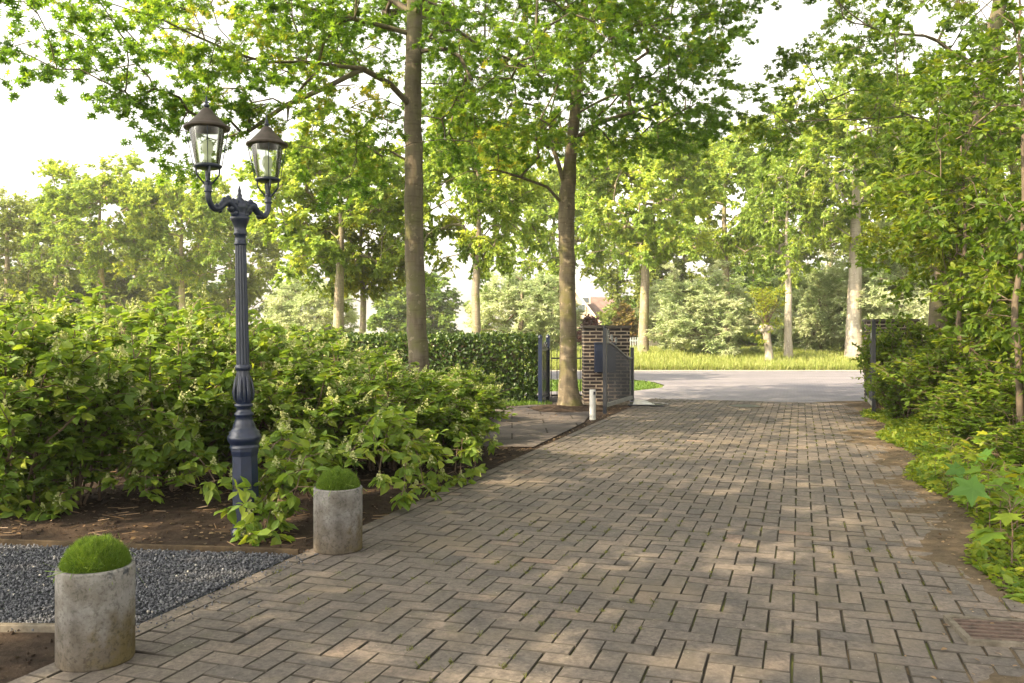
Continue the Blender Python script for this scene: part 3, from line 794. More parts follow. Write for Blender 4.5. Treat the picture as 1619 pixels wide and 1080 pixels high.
# --- right tree
Y3 = 15.0
b3 = (PX(1480, Y3), Y3, 0)
tr3 = [(PX(1480, Y3), Y3, -.05), (PX(1482, Y3), Y3, .5), (PX(1490, Y3), Y3, PZ(500, Y3)), (PX(1500, Y3), Y3, PZ(370, Y3)), (PX(1537, Y3), Y3, PZ(222, Y3)), (PX(1565, Y3), Y3, PZ(111, Y3)), (PX(1580, Y3), Y3, PZ(0, Y3)), (PX(1590, Y3), Y3, 9.5)]
rd3 = [.27, .23, .21, .20, .17, .14, .11, .03]
limbs3 = [L1((1540, 210, Y3), (1440, 185, 14), (1340, 190, 13), (1240, 190, 12.3)),
          L1((1560, 110, Y3), (1470, 60, 14), (1390, 50, 13), (1335, 30, 12)),
          L1((1505, 340, Y3), (1580, 250, 14.6), (1640, 210, 14)),
          L1((1560, 120, Y3), (1620, 60, 14.6), (1700, 40, 14))]
r3 = np.random.RandomState(15)
def keep3(p):
    if p[1] < 1: return False
    px = 810 + p[0] / p[1] * FPX; py = HOR - (p[2] - CAMH) / p[1] * FPX
    if py > -20:
        if px < 1160: return False
        lo = np.interp(px, [1160, 1200, 1300, 1400, 1470, 1550, 1619], [200, 235, 235, 290, 400, 460, 480])
        if py > lo: return False
        if px < 1320 and py < np.interp(px, [1160, 1250, 1320], [150, 100, 40]): return r3.rand() < .12
    return True
pts3 = crown_pts(r3, 560, (b3[0] + .6, 13.2, 6.0), (5.4, 4.6, 4.0), shell=.15, keep=keep3)
tree('drive_oak_tree', 'tall leaning tree with spreading low branches above the right-hand shrubs', 'tree', b3, tr3, rd3, limbs3, pts3, M['oak_r'], M['bark1'], 7, .42, 16, .094, seed=41, rmax=.075)

# --- tree to the left of the camera whose shade falls on the gravel and planters (mostly above the frame)
r0 = np.random.RandomState(25)
def keep0(p):
    if p[1] < 1: return True
    px = 810 + p[0] / p[1] * FPX; py = HOR - (p[2] - CAMH) / p[1] * FPX
    return not (py > -25 and px > -40)
pts0 = crown_pts(r0, 620, (-4.9, 1.4, 6.4), (4.4, 4.2, 2.8), shell=.1, keep=keep0)
tree('shade_oak_tree', 'oak standing left of the viewpoint with its crown over the gravel bed', 'tree', (-6.8, 2.4, 0),
     [(-6.8, 2.4, -.05), (-6.8, 2.4, .4), (-6.75, 2.45, 3), (-6.7, 2.4, 6), (-6.7, 2.4, 8)], [.2, .16, .14, .1, .03], [], pts0, M['oak'], M['bark1'], 6, .42, 8, .14, leaf=OAK, seed=51)

# ================================================================== FAR TREES
def far_tree_proto(name, label, cat, h, r, zc, rz_, trunk_r, fork, leafm, bark, seed, nclump=150, ntw=10, nl=24, ls=.165, tl=.7, leaf=RHOMB, group=None, base=(0, 0, 0), flat=.8):
    r_ = np.random.RandomState(seed)
    t = thing(name, label, cat, base, r_.uniform(0, 6), group)
    g = Geo(); gl = Geo()
    K = crown_pts(r_, nclump, (0, 0, zc), (r, r, rz_), shell=.25, noise_amp=.45)
    tp = [(0, 0, -.1), (.03, .02, h * .15), (.05, -.05, h * .35), (0.15, .05, h * .6), (.1, 0, h * .9)]
    skeleton(g, tp, [trunk_r * 1.35, trunk_r, trunk_r * .85, trunk_r * .5, .03], [], K, r_, step=.8, r_tip=.02, rmax=trunk_r * .5)
    dirs = unit(K - np.array([0, 0, zc]))
    tint = .5 + .45 * (2 * snoise(K[:, 0] + 3 * K[:, 2], K[:, 1] + 11, seed, 0.5, 2) - 1) + r_.normal(0, .08, len(K))
    twig_leaves(g, gl, K, dirs, r_, ntw, tl, nl, ls, leaf, tint, flat=flat, tr=.012, upw=.5, rosette=False)
    g.build('trunk', bark, t, smooth=True)
    gl.build('crown', leafm, t)
    return t

def put(t, px, Y, s=(1, 1, 1), rz=None):
    t.location = (PX(px, Y), Y, 0); t.scale = s
    if rz is not None: t.rotation_euler = (0, 0, rz)
    return t

# local height 9 m, crown radius 3
PR = {}
PR['ash'] = far_tree_proto('ash_tree', 'bright green ash with forked trunk behind the lamp and hydrangeas', 'tree', 9, 3.0, 6.4, 2.9, .20, True, M['far'], M['barkfar'], 61, nclump=135)
put(PR['ash'], 534, 23, (.76, .76, .74), .5)
PR['olive'] = far_tree_proto('poplar_tree', 'olive green tree at the far left edge behind the hydrangeas', 'tree', 9, 2.8, 5.2, 3.9, .2, True, M['far_olive'], M['barkfar'], 67, nclump=150)
put(PR['olive'], 10, 42, (1.0, 1.0, .95), 1.5)
PR['gold'] = far_tree_proto('golden_tree', 'yellowish green tree whose crown shows left of the centre trunk', 'tree', 9, 2.5, 5.6, 2.6, .16, True, M['far_gold'], M['barkfar'], 71, nclump=110)
put(PR['gold'], 575, 25, (.62, .62, .70), 2.5)
PR['pale'] = far_tree_proto('pale_trunk_tree', 'tall tree with thick pale trunk on the verge across the road', 'tree', 11, 3.3, 7.9, 3.3, .27, True, M['far'], M['barkpale'], 73, nclump=140)
put(PR['pale'], 1350, 32, (1, 1, 1.0), .4)
PR['dark'] = far_tree_proto('chestnut_tree', 'rounded dark green tree in the distance behind the centre trunk', 'tree', 8, 3.2, 3.5, 3.3, .3, True, M['far_dark'], M['barkfar'], 79, nclump=230, ntw=9, nl=18, ls=.26, tl=.6)
put(PR['dark'], 658, 62, (.98, .98, .80), .4)
PR['willow'] = far_tree_proto('willow_tree', 'silvery willow behind the hedge left of the gate tree', 'willow', 5.5, 2.2, 2.7, 2.6, .15, True, M['willow'], M['barkfar'], 83, nclump=240, ntw=10, nl=22, ls=.19, tl=.5, leaf=WILLOW)
put(PR['willow'], 822, 36, (.88, .88, .74), .4)

def cp(k, px, Y, s, rz, label, mat=None):
    o = dup(PR[k], (PX(px, Y), Y, 0), rz, label, scale=s)
    return o
cp('ash', 160, 40, (1.0, 1.0, 1.0), 2.2, 'green broad-crowned tree between the olive tree and the lamp post')
cp('ash', 290, 40, (.85, .85, .95), 4.2, 'pale green tree directly behind the left lantern of the lamp')
cp('olive', 368, 46, (.9, .9, .98), 3.0, 'olive green tree just behind the lamp post shaft')
cp('olive', 90, 50, (1.0, 1.0, 1.0), 5.0, 'olive green tree behind the two leftmost green trees')
cp('olive', 235, 52, (1.0, 1.0, .95), 1.0, 'olive green tree filling the gap left of the lanterns')
cp('ash', 753, 22, (.62, .62, .74), 5.3, 'slim-trunked tree rising over the clipped hedge')
cp('ash', 1018, 34, (1.0, 1.0, 1.06), .9, 'forked tree behind the left brick gate pillar')
cp('ash', 1150, 42, (1.1, 1.1, 1.25), 3.3, 'tall leafy tree over the middle of the far verge')
cp('pale', 1247, 31.6, (.52, .52, .72), 1.7, 'slender tree on the verge left of the thick pale trunk')
cp('ash', 1440, 38, (1.0, 1.0, 1.2), 4.4, 'tall tree beyond the right gate pillar')
cp('ash', 1560, 36, (1.1, 1.1, 1.2), 5.8, 'tall tree beyond the right shrubs near the photo edge')
cp('ash', 880, 46, (1.0, 1.0, 1.1), 2.7, 'tree behind the trunk of the gate oak')
cp('willow', 490, 38, (.85, .85, .70), 1.9, 'pale silvery willow left of the centre trunk above the hydrangeas')
cp('willow', 1118, 33.2, (.84, .84, .64), 2.9, 'silvery willow over the middle of the far verge')
cp('willow', 1296, 35.5, (.72, .72, .76), 4.1, 'silvery willow just left of the thick pale trunk')
cp('willow', 1420, 33, (1.0, 1.0, .9), 5.2, 'large silvery willow above the right gate pillar')
cp('willow', 1075, 47, (.9, .9, .8), 6.0, 'silvery willow right behind the forked tree trunk')
cp('willow', 868, 50, (.8, .8, .80), 3.6, 'silvery willow directly behind the gate tree trunk')
cp('olive', 1015, 54, (.9, .9, 1.0), 0.3, 'olive green tree far behind the forked tree')
cp('olive', 1085, 56, (1.1, 1.1, 1.0), 2.3, 'olive green tree far behind the middle willow')
cp('olive', 1205, 60, (1.1, 1.1, .95), 4.3, 'olive green tree far behind the pollard willow')
cp('olive', 1310, 55, (1.1, 1.1, 1.05), 5.3, 'olive green tree far behind the thick pale trunk')
cp('olive', 1470, 52, (1.2, 1.2, 1.05), 1.3, 'olive green tree far behind the right gate pillar')
# thicket of dark bushes that closes the view behind the verge
thick = [(1060, 56, .62), (1110, 58, .6), (1190, 50, .62), (1225, 54, .7), (1265, 56, .62), (1335, 52, .6), (1385, 50, .62), (1450, 50, .66), (1520, 48, .7), (1000, 62, .6), (-20, 50, .85), (75, 52, .85), (165, 56, .85), (255, 54, .85), (335, 56, .7)]
wh = ['behind the forked tree', 'behind the middle willow', 'between pollard and middle willow', 'directly behind the pollard willow', 'left of the silvery willow near the pale trunk', 'right behind the pale trunk', 'between pale trunk and right gate pillar', 'behind the right gate pillar', 'behind the right shrubs',
      'right of the house', 'at the far left photo edge', 'under the leftmost olive tree', 'under the broad-crowned green tree', 'under the tree beside the lanterns', 'behind the lamp post']
for (px, Y, s), w in zip(thick, wh):
    cp('dark', px, Y, (s * 1.3, s * 1.0, s * (1.12 if px > 1000 else .9)), px * .37, 'dark green bush far off ' + w)
for o in C.objects:
    pass

# purple and rust shrubs near the house
def bushball(name, label, px, Y, r, h, mat, seed, n=60, ls=.2):
    r_ = np.random.RandomState(seed)
    t = thing(name, label, 'shrub', (PX(px, Y), Y, 0))
    g = Geo(); gl = Geo()
    K = crown_pts(r_, n, (0, 0, h * .55), (r, r, h * .5), shell=.2)
    skeleton(g, [(0, 0, -.1), (0, 0, h * .25), (0, .05, h * .5)], [.1, .08, .03], [], K, r_, step=.5, r_tip=.012, rmax=.05)
    twig_leaves(g, gl, K, unit(K - np.array([0, 0, h * .5])), r_, 7, .4, 9, ls, RHOMB, .5 + r_.normal(0, .15, len(K)), tr=.008, upw=.4, rosette=False)
    g.build('stems', M['barkfar'], t); gl.build('foliage', mat, t)
    return t
bushball('copper_shrub', 'purple leaved shrub in front of the distant house', 930, 50, .75, 1.9, M['purple'], 91)
bushball('rust_shrub', 'shrub with rust brown leaves between brick pillar and forked tree', 990, 46, .45, 2.6, M['rust'], 92)

# pollard willow stump with a shock of yellow-green shoots
Yp = 30.9
t = thing('pollard_willow', 'short leaning pollard willow with knobbly head on the verge', 'tree', (PX(1217, Yp), Yp, 0.1))
g = Geo(); g.tube([(0, 0, -.1), (-.02, 0, .5), (-.09, 0, 1.0), (-.12, 0, 1.3)], [.17, .14, .13, .17], 10)
for k in range(9):
    a = k * .7; g.lathe([(0.01, -.12), (.10, -.06), (.13, 0), (.09, .08), (0.01, .12)], 8, (-.12 + .15 * math.cos(a), .13 * math.sin(a), 1.32 + .05 * math.sin(k * 2.3)))
g.build('trunk', M['barkpale'], t, smooth=True)
r_ = np.random.RandomState(3); g = Geo(); gl = Geo()
K = np.array([(-.12, 0, 1.42)]) + r_.normal(0, 1, (26, 3)) * np.array([.22, .2, .45]) + np.array([0, 0, .65])
for q in K: g.tube([(-.12, 0, 1.32), (q + np.array([-.12, 0, 1.32])) / 2 + [0, 0, .1], q], [.02, .014, .006], 4)
twig_leaves(g, gl, K, unit(K - np.array([-.16, 0, 1.4])), r_, 6, .3, 8, .15, WILLOW, .7 + r_.normal(0, .1, len(K)), tr=.005)
g.build('shoots', M['stem'], t); gl.build('crown', M['far_gold'], t)

# ================================================================== HOUSE, SHED, WHITE PANEL (far)
M['wall_pink'] = brickmat('house_brick', (0.50, 0.38, 0.30), (0.56, 0.44, 0.36), (0.6, 0.52, 0.46))
M['rooftile'] = solid('roof_tiles', (0.13, 0.085, 0.07), 0.8, nscale=3, var=.3)
M['cream'] = solid('cream_paint', (0.66, 0.58, 0.48), 0.6)
M['winglass'] = solid('window_glass', (0.10, 0.12, 0.14), 0.1, spec=.8)
M['slate'] = solid('felt_roof', (0.07, 0.06, 0.05), 0.85)
M['whitewood'] = solid('white_timber', (0.30, 0.335, 0.35), 0.6)
Yh = 78; k_ = Yh / FPX
hx = PX(905, Yh)
t = thing('house', 'distant house with brown gabled roof and dormer behind the gate tree', 'house', (hx, Yh, 0))
ap = PZ(452, Yh); ev = PZ(514, Yh); hw = 46 * k_
g = Geo()
gab = [(-hw, 0, 0), (hw, 0, 0), (hw, 0, ev), (0, 0, ap - .2), (-hw, 0, ev)]
g.add(gab, [(0, 1, 2, 3, 4)])
g.add([(-hw, 0, 0), (-hw, 6, 0), (-hw, 6, ev), (-hw, 0, ev), (hw, 0, 0), (hw, 6, 0), (hw, 6, ev), (hw, 0, ev)], [(0, 3, 2, 1), (4, 5, 6, 7)])
g.box((2.0, 8.5, ev / 2 - .3), (9, 5, ev + .2))
g.build('wall', M['wall_pink'], t)
g = Geo()
for s_ in (-1, 1):
    a0 = np.array([(s_ * (hw + .25), -.3, ev - .2), (0, -.3, ap), (0, 8, ap), (s_ * (hw + .25), 8, ev - .2)], float)
    b0 = a0 - np.array([0, 0, .16])
    g.add(np.concatenate([a0, b0]), [(0, 1, 2, 3), (4, 7, 6, 5), (0, 4, 5, 1), (3, 2, 6, 7), (0, 3, 7, 4)])
r0z = PZ(464, Yh); 
A0 = np.array([(-3, 5.6, ev), (7.2, 5.6, ev), (7.2, 8.5, r0z), (-3, 8.5, r0z), (-3, 11.4, ev), (7.2, 11.4, ev)], float)
g.add(A0, [(0, 1, 2, 3), (3, 2, 5, 4)])
rf = g.build('roof', M['rooftile'], t)
g = Geo()
for s_ in (-1, 1):
    dx = s_ * (hw + .25)
    g.add([(dx, -.34, ev - .42), (0, -.34, ap - .24), (0, -.34, ap + .03), (dx, -.34, ev - .15)], [(0, 1, 2, 3)])
    g.add([(dx, -.30, ev - .42), (0, -.30, ap - .24), (0, -.30, ap + .03), (dx, -.30, ev - .15)], [(3, 2, 1, 0)])
g.build('bargeboard', M['cream'], t)
g = Geo(); g.box((.7, -.04, PZ(488, Yh)), (1.1, .08, .9)); w_ = g.build('window', M['cream'], t)
g = Geo(); g.box((.7, -.09, PZ(488, Yh)), (.9, .03, .7)); g.build('pane', M['winglass'], w_)
g = Geo(); dz = PZ(471, Yh); dxx = PX(932, Yh) - hx
g.box((dxx, 6.4, dz), (1.2, 2.2, .75)); dm = g.build('dormer', M['cream'], t)
g = Geo(); g.box((dxx, 5.27, dz), (.85, .05, .45)); g.build('pane', M['winglass'], dm)

Ys = 50; t = thing('shed', 'low dark roofed shed behind the forked tree', 'shed', (PX(1043, Ys), Ys, 0))
g = Geo(); g.box((0, 1, .55), (1.5, 2, 1.1)); g.build('wall', M['cream'], t)
g = Geo(); g.box((0, 1, 1.2), (1.9, 2.5, .35)); g.build('roof', M['slate'], t)
Yw = 45; t = thing('garden_gate', 'white slatted garden gate beside the left brick pillar, across the road', 'gate', (PX(1003, Yw), Yw, 0))
g = Geo()
for k in range(8): g.box((-.42 + k * .12, 0, .66), (.055, .03, .62 + .12 * math.sin(k / 7 * PI)))
g.build('slats', M['whitewood'], t)
for z_ in (.45, .85):
    g = Geo(); g.box((0, .03, z_), (.95, .04, .09)); g.build('rail', M['whitewood'], t)
for s_ in (-1, 1):
    g = Geo(); g.box((s_ * .53, 0, .52), (.09, .09, 1.04)); g.build('post', M['whitewood'], t)

# ================================================================== HEDGE
t = thing('hedge', 'clipped dark green hedge between the tree trunk and the garden gate', 'hedge', (0, 0, 0))
hx0, hx1, hy0, hy1, hh = -9.0, .40, 15.3, 16.3, 1.22
t.location = ((hx0 + hx1) / 2, 15.8, 0)
r_ = np.random.RandomState(8)
n_ = 30000
# shell positions on front, top and right end
f_ = r_.rand(n_)
X = r_.uniform(hx0, hx1, n_); Yy = r_.uniform(hy0, hy1, n_); Z = r_.uniform(0.03, hh, n_)
front = f_ < .60; top = (f_ >= .60) & (f_ < .85); end = f_ >= .93
Yy[front] = hy0 - .03 + np.abs(r_.normal(0, .07, front.sum())); Z[top] = hh - np.abs(r_.normal(0, .05, top.sum())) + .03
X[end] = hx1 + .03 - np.abs(r_.normal(0, .06, end.sum()))
bulge = .09 * (snoise(X, Z, 3, 2.0, 3) - .5)
Yy[front] += bulge[front]; Z[top] += (.06 * (snoise(X, Yy, 4, 1.5, 3) - .5))[top]
P = np.stack([X - t.location.x, Yy - 15.8, Z], 1)
nrm = np.zeros((n_, 3)); nrm[:, 1] = -1; nrm[top] = (0, 0, 1); nrm[end] = (1, 0, 0)
d = unit(r_.normal(0, 1, (n_, 3)) + nrm * .4 + np.array([0, 0, -.2])); up = unit(nrm + r_.normal(0, .5, (n_, 3)))
mm = frames(d, up) * (.075 * r_.uniform(.7, 1.3, (n_, 1, 1)))
tn = np.clip(r_.normal(.45, .22, n_) + .3 * (snoise(X, Z, 6, 1.2, 2) - .5), 0, 1)
g = Geo(); g.inst(OV_V, OV_F3, P, mm, tn); g.build('foliage', M['hedge'], t)
g = Geo()
for k in range(60):
    x = r_.uniform(hx0, hx1 - .1) - t.location.x; y = r_.uniform(-.3, .3)
    g.tube([(x, y, 0), (x + r_.normal(0, .05), y, .6), (x + r_.normal(0, .1), y, 1.1)], [.015, .012, .005], 5)
g.box((-.0, 0.1, .58), (hx1 - hx0 - .35, .55, 1.1)); g.build('stems', M['twig'], t)

# ================================================================== GATE
def pillar(name, label, x0, x1, y, h, rz=0):
    w = x1 - x0
    t = thing(name, label, 'gate pillar', ((x0 + x1) / 2, y + .25, 0), rz)
    g = Geo(); g.box((0, 0, h / 2 + .03), (w, .5, h - .06)); g.build('brickwork', M['brick'], t)
    g = Geo(); g.box((0, 0, .0), (w + .01, .51, .12)); g.build('plinth', M['kerb'], t)
    g = Geo(); g.box((0, 0, h + .022), (w + .05, .55, .045)); g.build('cap', M['slate'], t)
    return t
Yg = 15.05
pillar('gate_pillar', 'dark brick gate pillar with the navy mailbox left of the drive', PX(924, Yg), PX(996, Yg), Yg, PZ(518.5, Yg))
pillar('gate_pillar', 'dark capped gate pillar half buried in the shrubs on the right', PX(1389, Yg) + .02, PX(1458, Yg), Yg + .15, PZ(508, Yg))
# mailbox
mx0, mx1 = PX(940, Yg), PX(973, Yg)
t = thing('mailbox', 'navy blue mailbox fixed to the left brick gate pillar', 'mailbox', ((mx0 + mx1) / 2, Yg - .004, PZ(588, Yg)))
mh = (588 - 543) * Yg / FPX
g = Geo(); g.box((0, -.06, mh / 2), (mx1 - mx0, .12, mh)); g.build('body', M['navyflat'], t)
g = Geo(); g.box((0, -.128, mh * .80), (mx1 - mx0 - .05, .012, .06)); g.build('flap', M['navy'], t)
g = Geo(); g.box((0, -.065, mh + .012), (mx1 - mx0 + .02, .15, .02)); g.build('lid', M['navyflat'], t)

def scroll(g, c, r, turns, a0, sgn, plane, tube_r=.006):
    """spiral in the plane spanned by unit vector plane and z"""
    pts = []
    for k in range(22):
        u = k / 21; a = a0 + sgn * u * turns * 2 * PI; rr = r * (1 - .8 * u)
        pts.append((c[0] + plane[0] * rr * math.cos(a), c[1] + plane[1] * rr * math.cos(a), c[2] + rr * math.sin(a)))
    g.tube(pts, tube_r, 5)

def gate_leaf(name, label, near, far, hn, hf, cn, cf):
    """near = free end (towards viewer), far = hinge; local origin at the far (hinge) end"""
    d = np.array(near) - np.array(far); L = np.linalg.norm(d); ang = math.atan2(d[1], d[0])
    t = thing(name, label, 'gate', (far[0], far[1], 0), ang)
    g = Geo(); g.box((L, 0, .03 + hn / 2), (.055, .055, hn)); g.lathe([(.0, .0), (.03, .0), (.03, .02), (0, .045)], 10, (L, 0, hn + .03)); g.build('stile', M['iron'], t)
    g = Geo(); g.box((0, 0, .08 + (hf - .05) / 2), (.055, .055, hf - .05)); g.build('stile', M['iron'], t)
    g = Geo(); g.box((L / 2, 0, .155), (L - .055, .04, .06)); g.build('bottom_rail', M['greyiron'], t)
    us = np.linspace(0, 1, 18)
    zc = cf + (cn - cf) * (us * us * (3 - 2 * us))
    g = Geo(); g.tube([(.03 + u * (L - .06), 0, z) for u, z in zip(us, zc)], .020, 8); g.build('top_rail', M['greyiron'], t)  # paler than the stiles: sunlight on the rail put into its colour
    nb = int(L / .06)
    for k in range(1, nb):
        u = k / nb; z1 = cf + (cn - cf) * (u * u * (3 - 2 * u))
        g = Geo(); g.tube([(u * L, 0, .18), (u * L, 0, z1 - .015)], .006, 5); g.build('bar', M['iron'], t)
    pl = (1, 0)
    for (cu_, cz, r_) in ((L - .18, cn + .11, .10), (L - .42, cn + .05, .08), (L * .62, (cn + cf) / 2 + .16, .07), (L - .18, cn + .0, .06)):
        g = Geo(); scroll(g, (cu_, 0, cz), r_, 1.3, 0, 1, pl, .008); g.build('scroll', M['greyiron'], t)
        g = Geo(); scroll(g, (cu_ - .02, 0, cz + .01), r_ * .8, 1.2, PI, -1, pl, .008); g.build('scroll', M['greyiron'], t)
    return t
gate_leaf('gate_leaf', 'open wrought iron gate leaf with curved top in front of the left brick pillar', (PX(957, 13.3), 13.3), (PX(1000, 15.0), 15.0), 1.33, 1.0, 1.14, .84)
gate_leaf('gate_leaf', 'open iron gate leaf seen edge-on beside the right-hand shrubs', (PX(1382, 13.3), 13.3), (PX(1371, 15.0), 15.0), 1.43, 1.1, 1.22, .9)

# gate opener
x_, y_ = PX(1012, 15.3), 14.9
t = thing('gate_opener', 'low white gate motor over a flat dark slab at the foot of the left gate leaf', 'gate motor', (x_, y_, 0.02), R(-15))
g = Geo(); g.box((0.05, 0, .008), (.62, .24, .02)); g.build('dark_slab', M['iron'], t)  # thin flat dark box under and beyond the housing
g = Geo(); v = [(-.17, -.07, .02), (.2, -.06, .02), (.2, .06, .02), (-.17, .07, .02), (-.15, -.05, .10), (.06, -.045, .075), (.06, .045, .075), (-.15, .05, .10)]
g.add(v, [(0, 3, 2, 1), (4, 5, 6, 7), (0, 1, 5, 4), (1, 2, 6, 5), (2, 3, 7, 6), (3, 0, 4, 7)]); g.build('housing', M['white'], t)
g = Geo(); g.tube([(.15, 0, .05), (.3, .02, .045), (.42, .0, .03)], .012, 8); g.build('arm', M['greyiron'], t)

# white marker post
xb, yb = G(937.5, 664)
t = thing('bollard', 'slim white post at the drive edge in front of the left brick pillar', 'post', (xb, yb, 0))
g = Geo(); g.lathe([(.047, 0), (.046, .43), (.043, .447), (.0, .45)], 20); g.build('body', M['white'], t, smooth=False)
g = Geo(); g.box((.022, -.045, .40), (.03, .025, .045)); g.build('socket', M['iron'], t)

# garden side gate (open, seen edge on) and railing
def railing(name, label, a, b, h, rail, sp_, mat, cat='railing'):
    a = np.array(a); b = np.array(b); L = np.linalg.norm(b - a); ang = math.atan2(b[1] - a[1], b[0] - a[0])
    t = thing(name, label, cat, (a[0], a[1], 0), ang)
    for z in (.07, rail):
        g = Geo(); g.box((L / 2, 0, z), (L, .025, .03)); g.build('rail', mat, t)
    nb = int(L / sp_)
    for k in range(nb + 1):
        g = Geo(); g.tube([(k * L / nb, 0, .02), (k * L / nb, 0, h), (k * L / nb, 0, h + .04)], [.0085, .0085, .002], 6); g.build('bar', mat, t)
    return t
Yf = 16.6
railing('railing', 'black iron railing between the hedge and the left brick pillar', (PX(872, Yf), Yf), (PX(927, Yf), Yf), .93, .79, .10, M['iron'])
t = thing('side_gate', 'narrow blue-grey garden gate with scrolls standing open at the hedge end', 'gate', (PX(867, 16.1), 16.1, 0), math.atan2(-.9, -.17))
for xx in (0, .95):
    g = Geo(); g.box((xx, 0, .60), (.07, .07, 1.2)); g.lathe([(0, 0), (.05, 0), (.04, .03), (0, .06)], 10, (xx, 0, 1.2)); g.build('post', M['navyflat'], t)
for z in (.12, .98):
    g = Geo(); g.box((.475, 0, z), (.88, .03, .035)); g.build('rail', M['navy'], t)
for k in range(1, 8):
    g = Geo(); g.tube([(k * .119, 0, .12), (k * .119, 0, .98)], .008, 6); g.build('bar', M['iron'], t)
for k in range(4):
    g = Geo(); scroll(g, (.475 + (k - 1.5) * .2, 0, 1.06), .08, 1.3, 0, 1 if k % 2 else -1, (1, 0)); g.build('scroll', M['greyiron'], t)

# manhole + drain
xm, ym = G(1178, 644)
g = Geo(); g.lathe([(0.0, .024), (.24, .024), (.26, .020), (.27, .0)], 28); t = thing('manhole_cover', 'small dark manhole cover in the drive near the road', 'manhole cover', (xm, ym, 0.006)); g.build('cover', M['iron'], t)
g = Geo(); g.lathe([(.275, .0), (.275, .019), (.31, .017), (.31, 0)], 28); g.build('rim', M['kerb'], t)
xd0, yd0 = G(1522, 992); xd1, yd1 = G(1545, 1030)
t = thing('drain_grate', 'rusty iron drain grate at the bottom right edge of the drive', 'drain', ((PX(1530, 3.6)) + .26, 3.62, 0), -AX * .55)
M['rust_iron'] = solid('rusty_iron', (0.075, 0.05, 0.04), 0.75, nscale=30, var=.5)
g = Geo()
for yy in (-.15, .15): g.box((0, yy, .022), (.56, .025, .022))
for xx in (-.2675, .2675): g.box((xx, 0, .022), (.025, .275, .022))
g.build('frame', M['kerb'], t)
g = Geo(); g.box((0, 0, .013), (.51, .275, .004)); g.build('gully', M['joint'], t)
for k in range(6):
    g = Geo(); g.box((0, -.115 + k * .046, .024), (.51, .020, .014)); g.build('bar', M['rust_iron'], t)

# ================================================================== LAMP
Yl = 5.48; xl = PX(390, Yl)
t = thing('street_lamp', 'navy cast iron lamp post with two copper-roofed lanterns among the hydrangeas', 'lamp', (xl, Yl, 0))
t.rotation_euler = (0, R(-1.15), 0)
P_ = Yl / FPX
def zy(py): return (845 - py) * P_
g = Geo(); g.lathe([(.100, -.02), (.100, .03), (.086, .05), (.082, zy(720)), (.090, zy(712)), (.090, zy(706))], 8); g.build('plinth', M['navy'], t)
g = Geo()
prof = [(.094, zy(706)), (.086, zy(702)), (.090, zy(700)), (.102, zy(696)), (.106, zy(692)), (.104, zy(688)), (.094, zy(686)), (.096, zy(682)), (.080, zy(679)), (.068, zy(674)), (.070, zy(672)), (.058, zy(666)), (.051, zy(658)), (.060, zy(656)), (.060, zy(653)), (.048, zy(651)),
        (.044, zy(648)), (.044, zy(644)), (.058, zy(642)), (.058, zy(639)), (.044, zy(637))]
g.lathe(prof, 32); g.build('base_moulding', M['navy'], t, smooth=True)
g = Geo(); g.lathe([(.046, zy(637)), (.054, zy(634)), (.058, zy(626)), (.057, zy(618)), (.050, zy(606)), (.043, zy(594)), (.040, zy(586))], 64, flute=8, fl=.10)
# leaf relief on the bulb
for k in range(8):
    a = k * PI / 4
    g.tube([(.058 * math.cos(a), .058 * math.sin(a), zy(632)), (.064 * math.cos(a), .064 * math.sin(a), zy(620)), (.056 * math.cos(a), .056 * math.sin(a), zy(606)), (.047 * math.cos(a), .047 * math.sin(a), zy(594))], [.006, .010, .007, .002], 6)
g.build('leaf_bulb', M['navy'], t, smooth=True)
g = Geo(); g.lathe([(.040, zy(586)), (.048, zy(584)), (.050, zy(581)), (.048, zy(578)), (.041, zy(576))], 24); g.build('collar', M['navy'], t, smooth=True)
g = Geo(); g.lathe([(.041, zy(576)), (.034, zy(372))], 96, flute=12, fl=.16); g.build('shaft', M['navy'], t, smooth=True)
g = Geo(); g.lathe([(.034, zy(388)), (.040, zy(387)), (.040, zy(384)), (.034, zy(383)), (.035, zy(372)), (.041, zy(371)), (.041, zy(368)), (.036, zy(366)), (.040, zy(358)), (.052, zy(350)), (.060, zy(347)), (.060, zy(343)), (.045, zy(341)),
                    (.040, zy(336)), (.052, zy(330)), (.050, zy(322)), (.030, zy(316)), (.014, zy(312)), (.018, zy(309)), (.009, zy(305)), (.012, zy(302)), (.003, zy(294)), (0, zy(292))], 32); g.build('capital', M['navy'], t, smooth=True)
hubz = zy(332)
DL = unit(np.array([-.42, -.90, 0]))
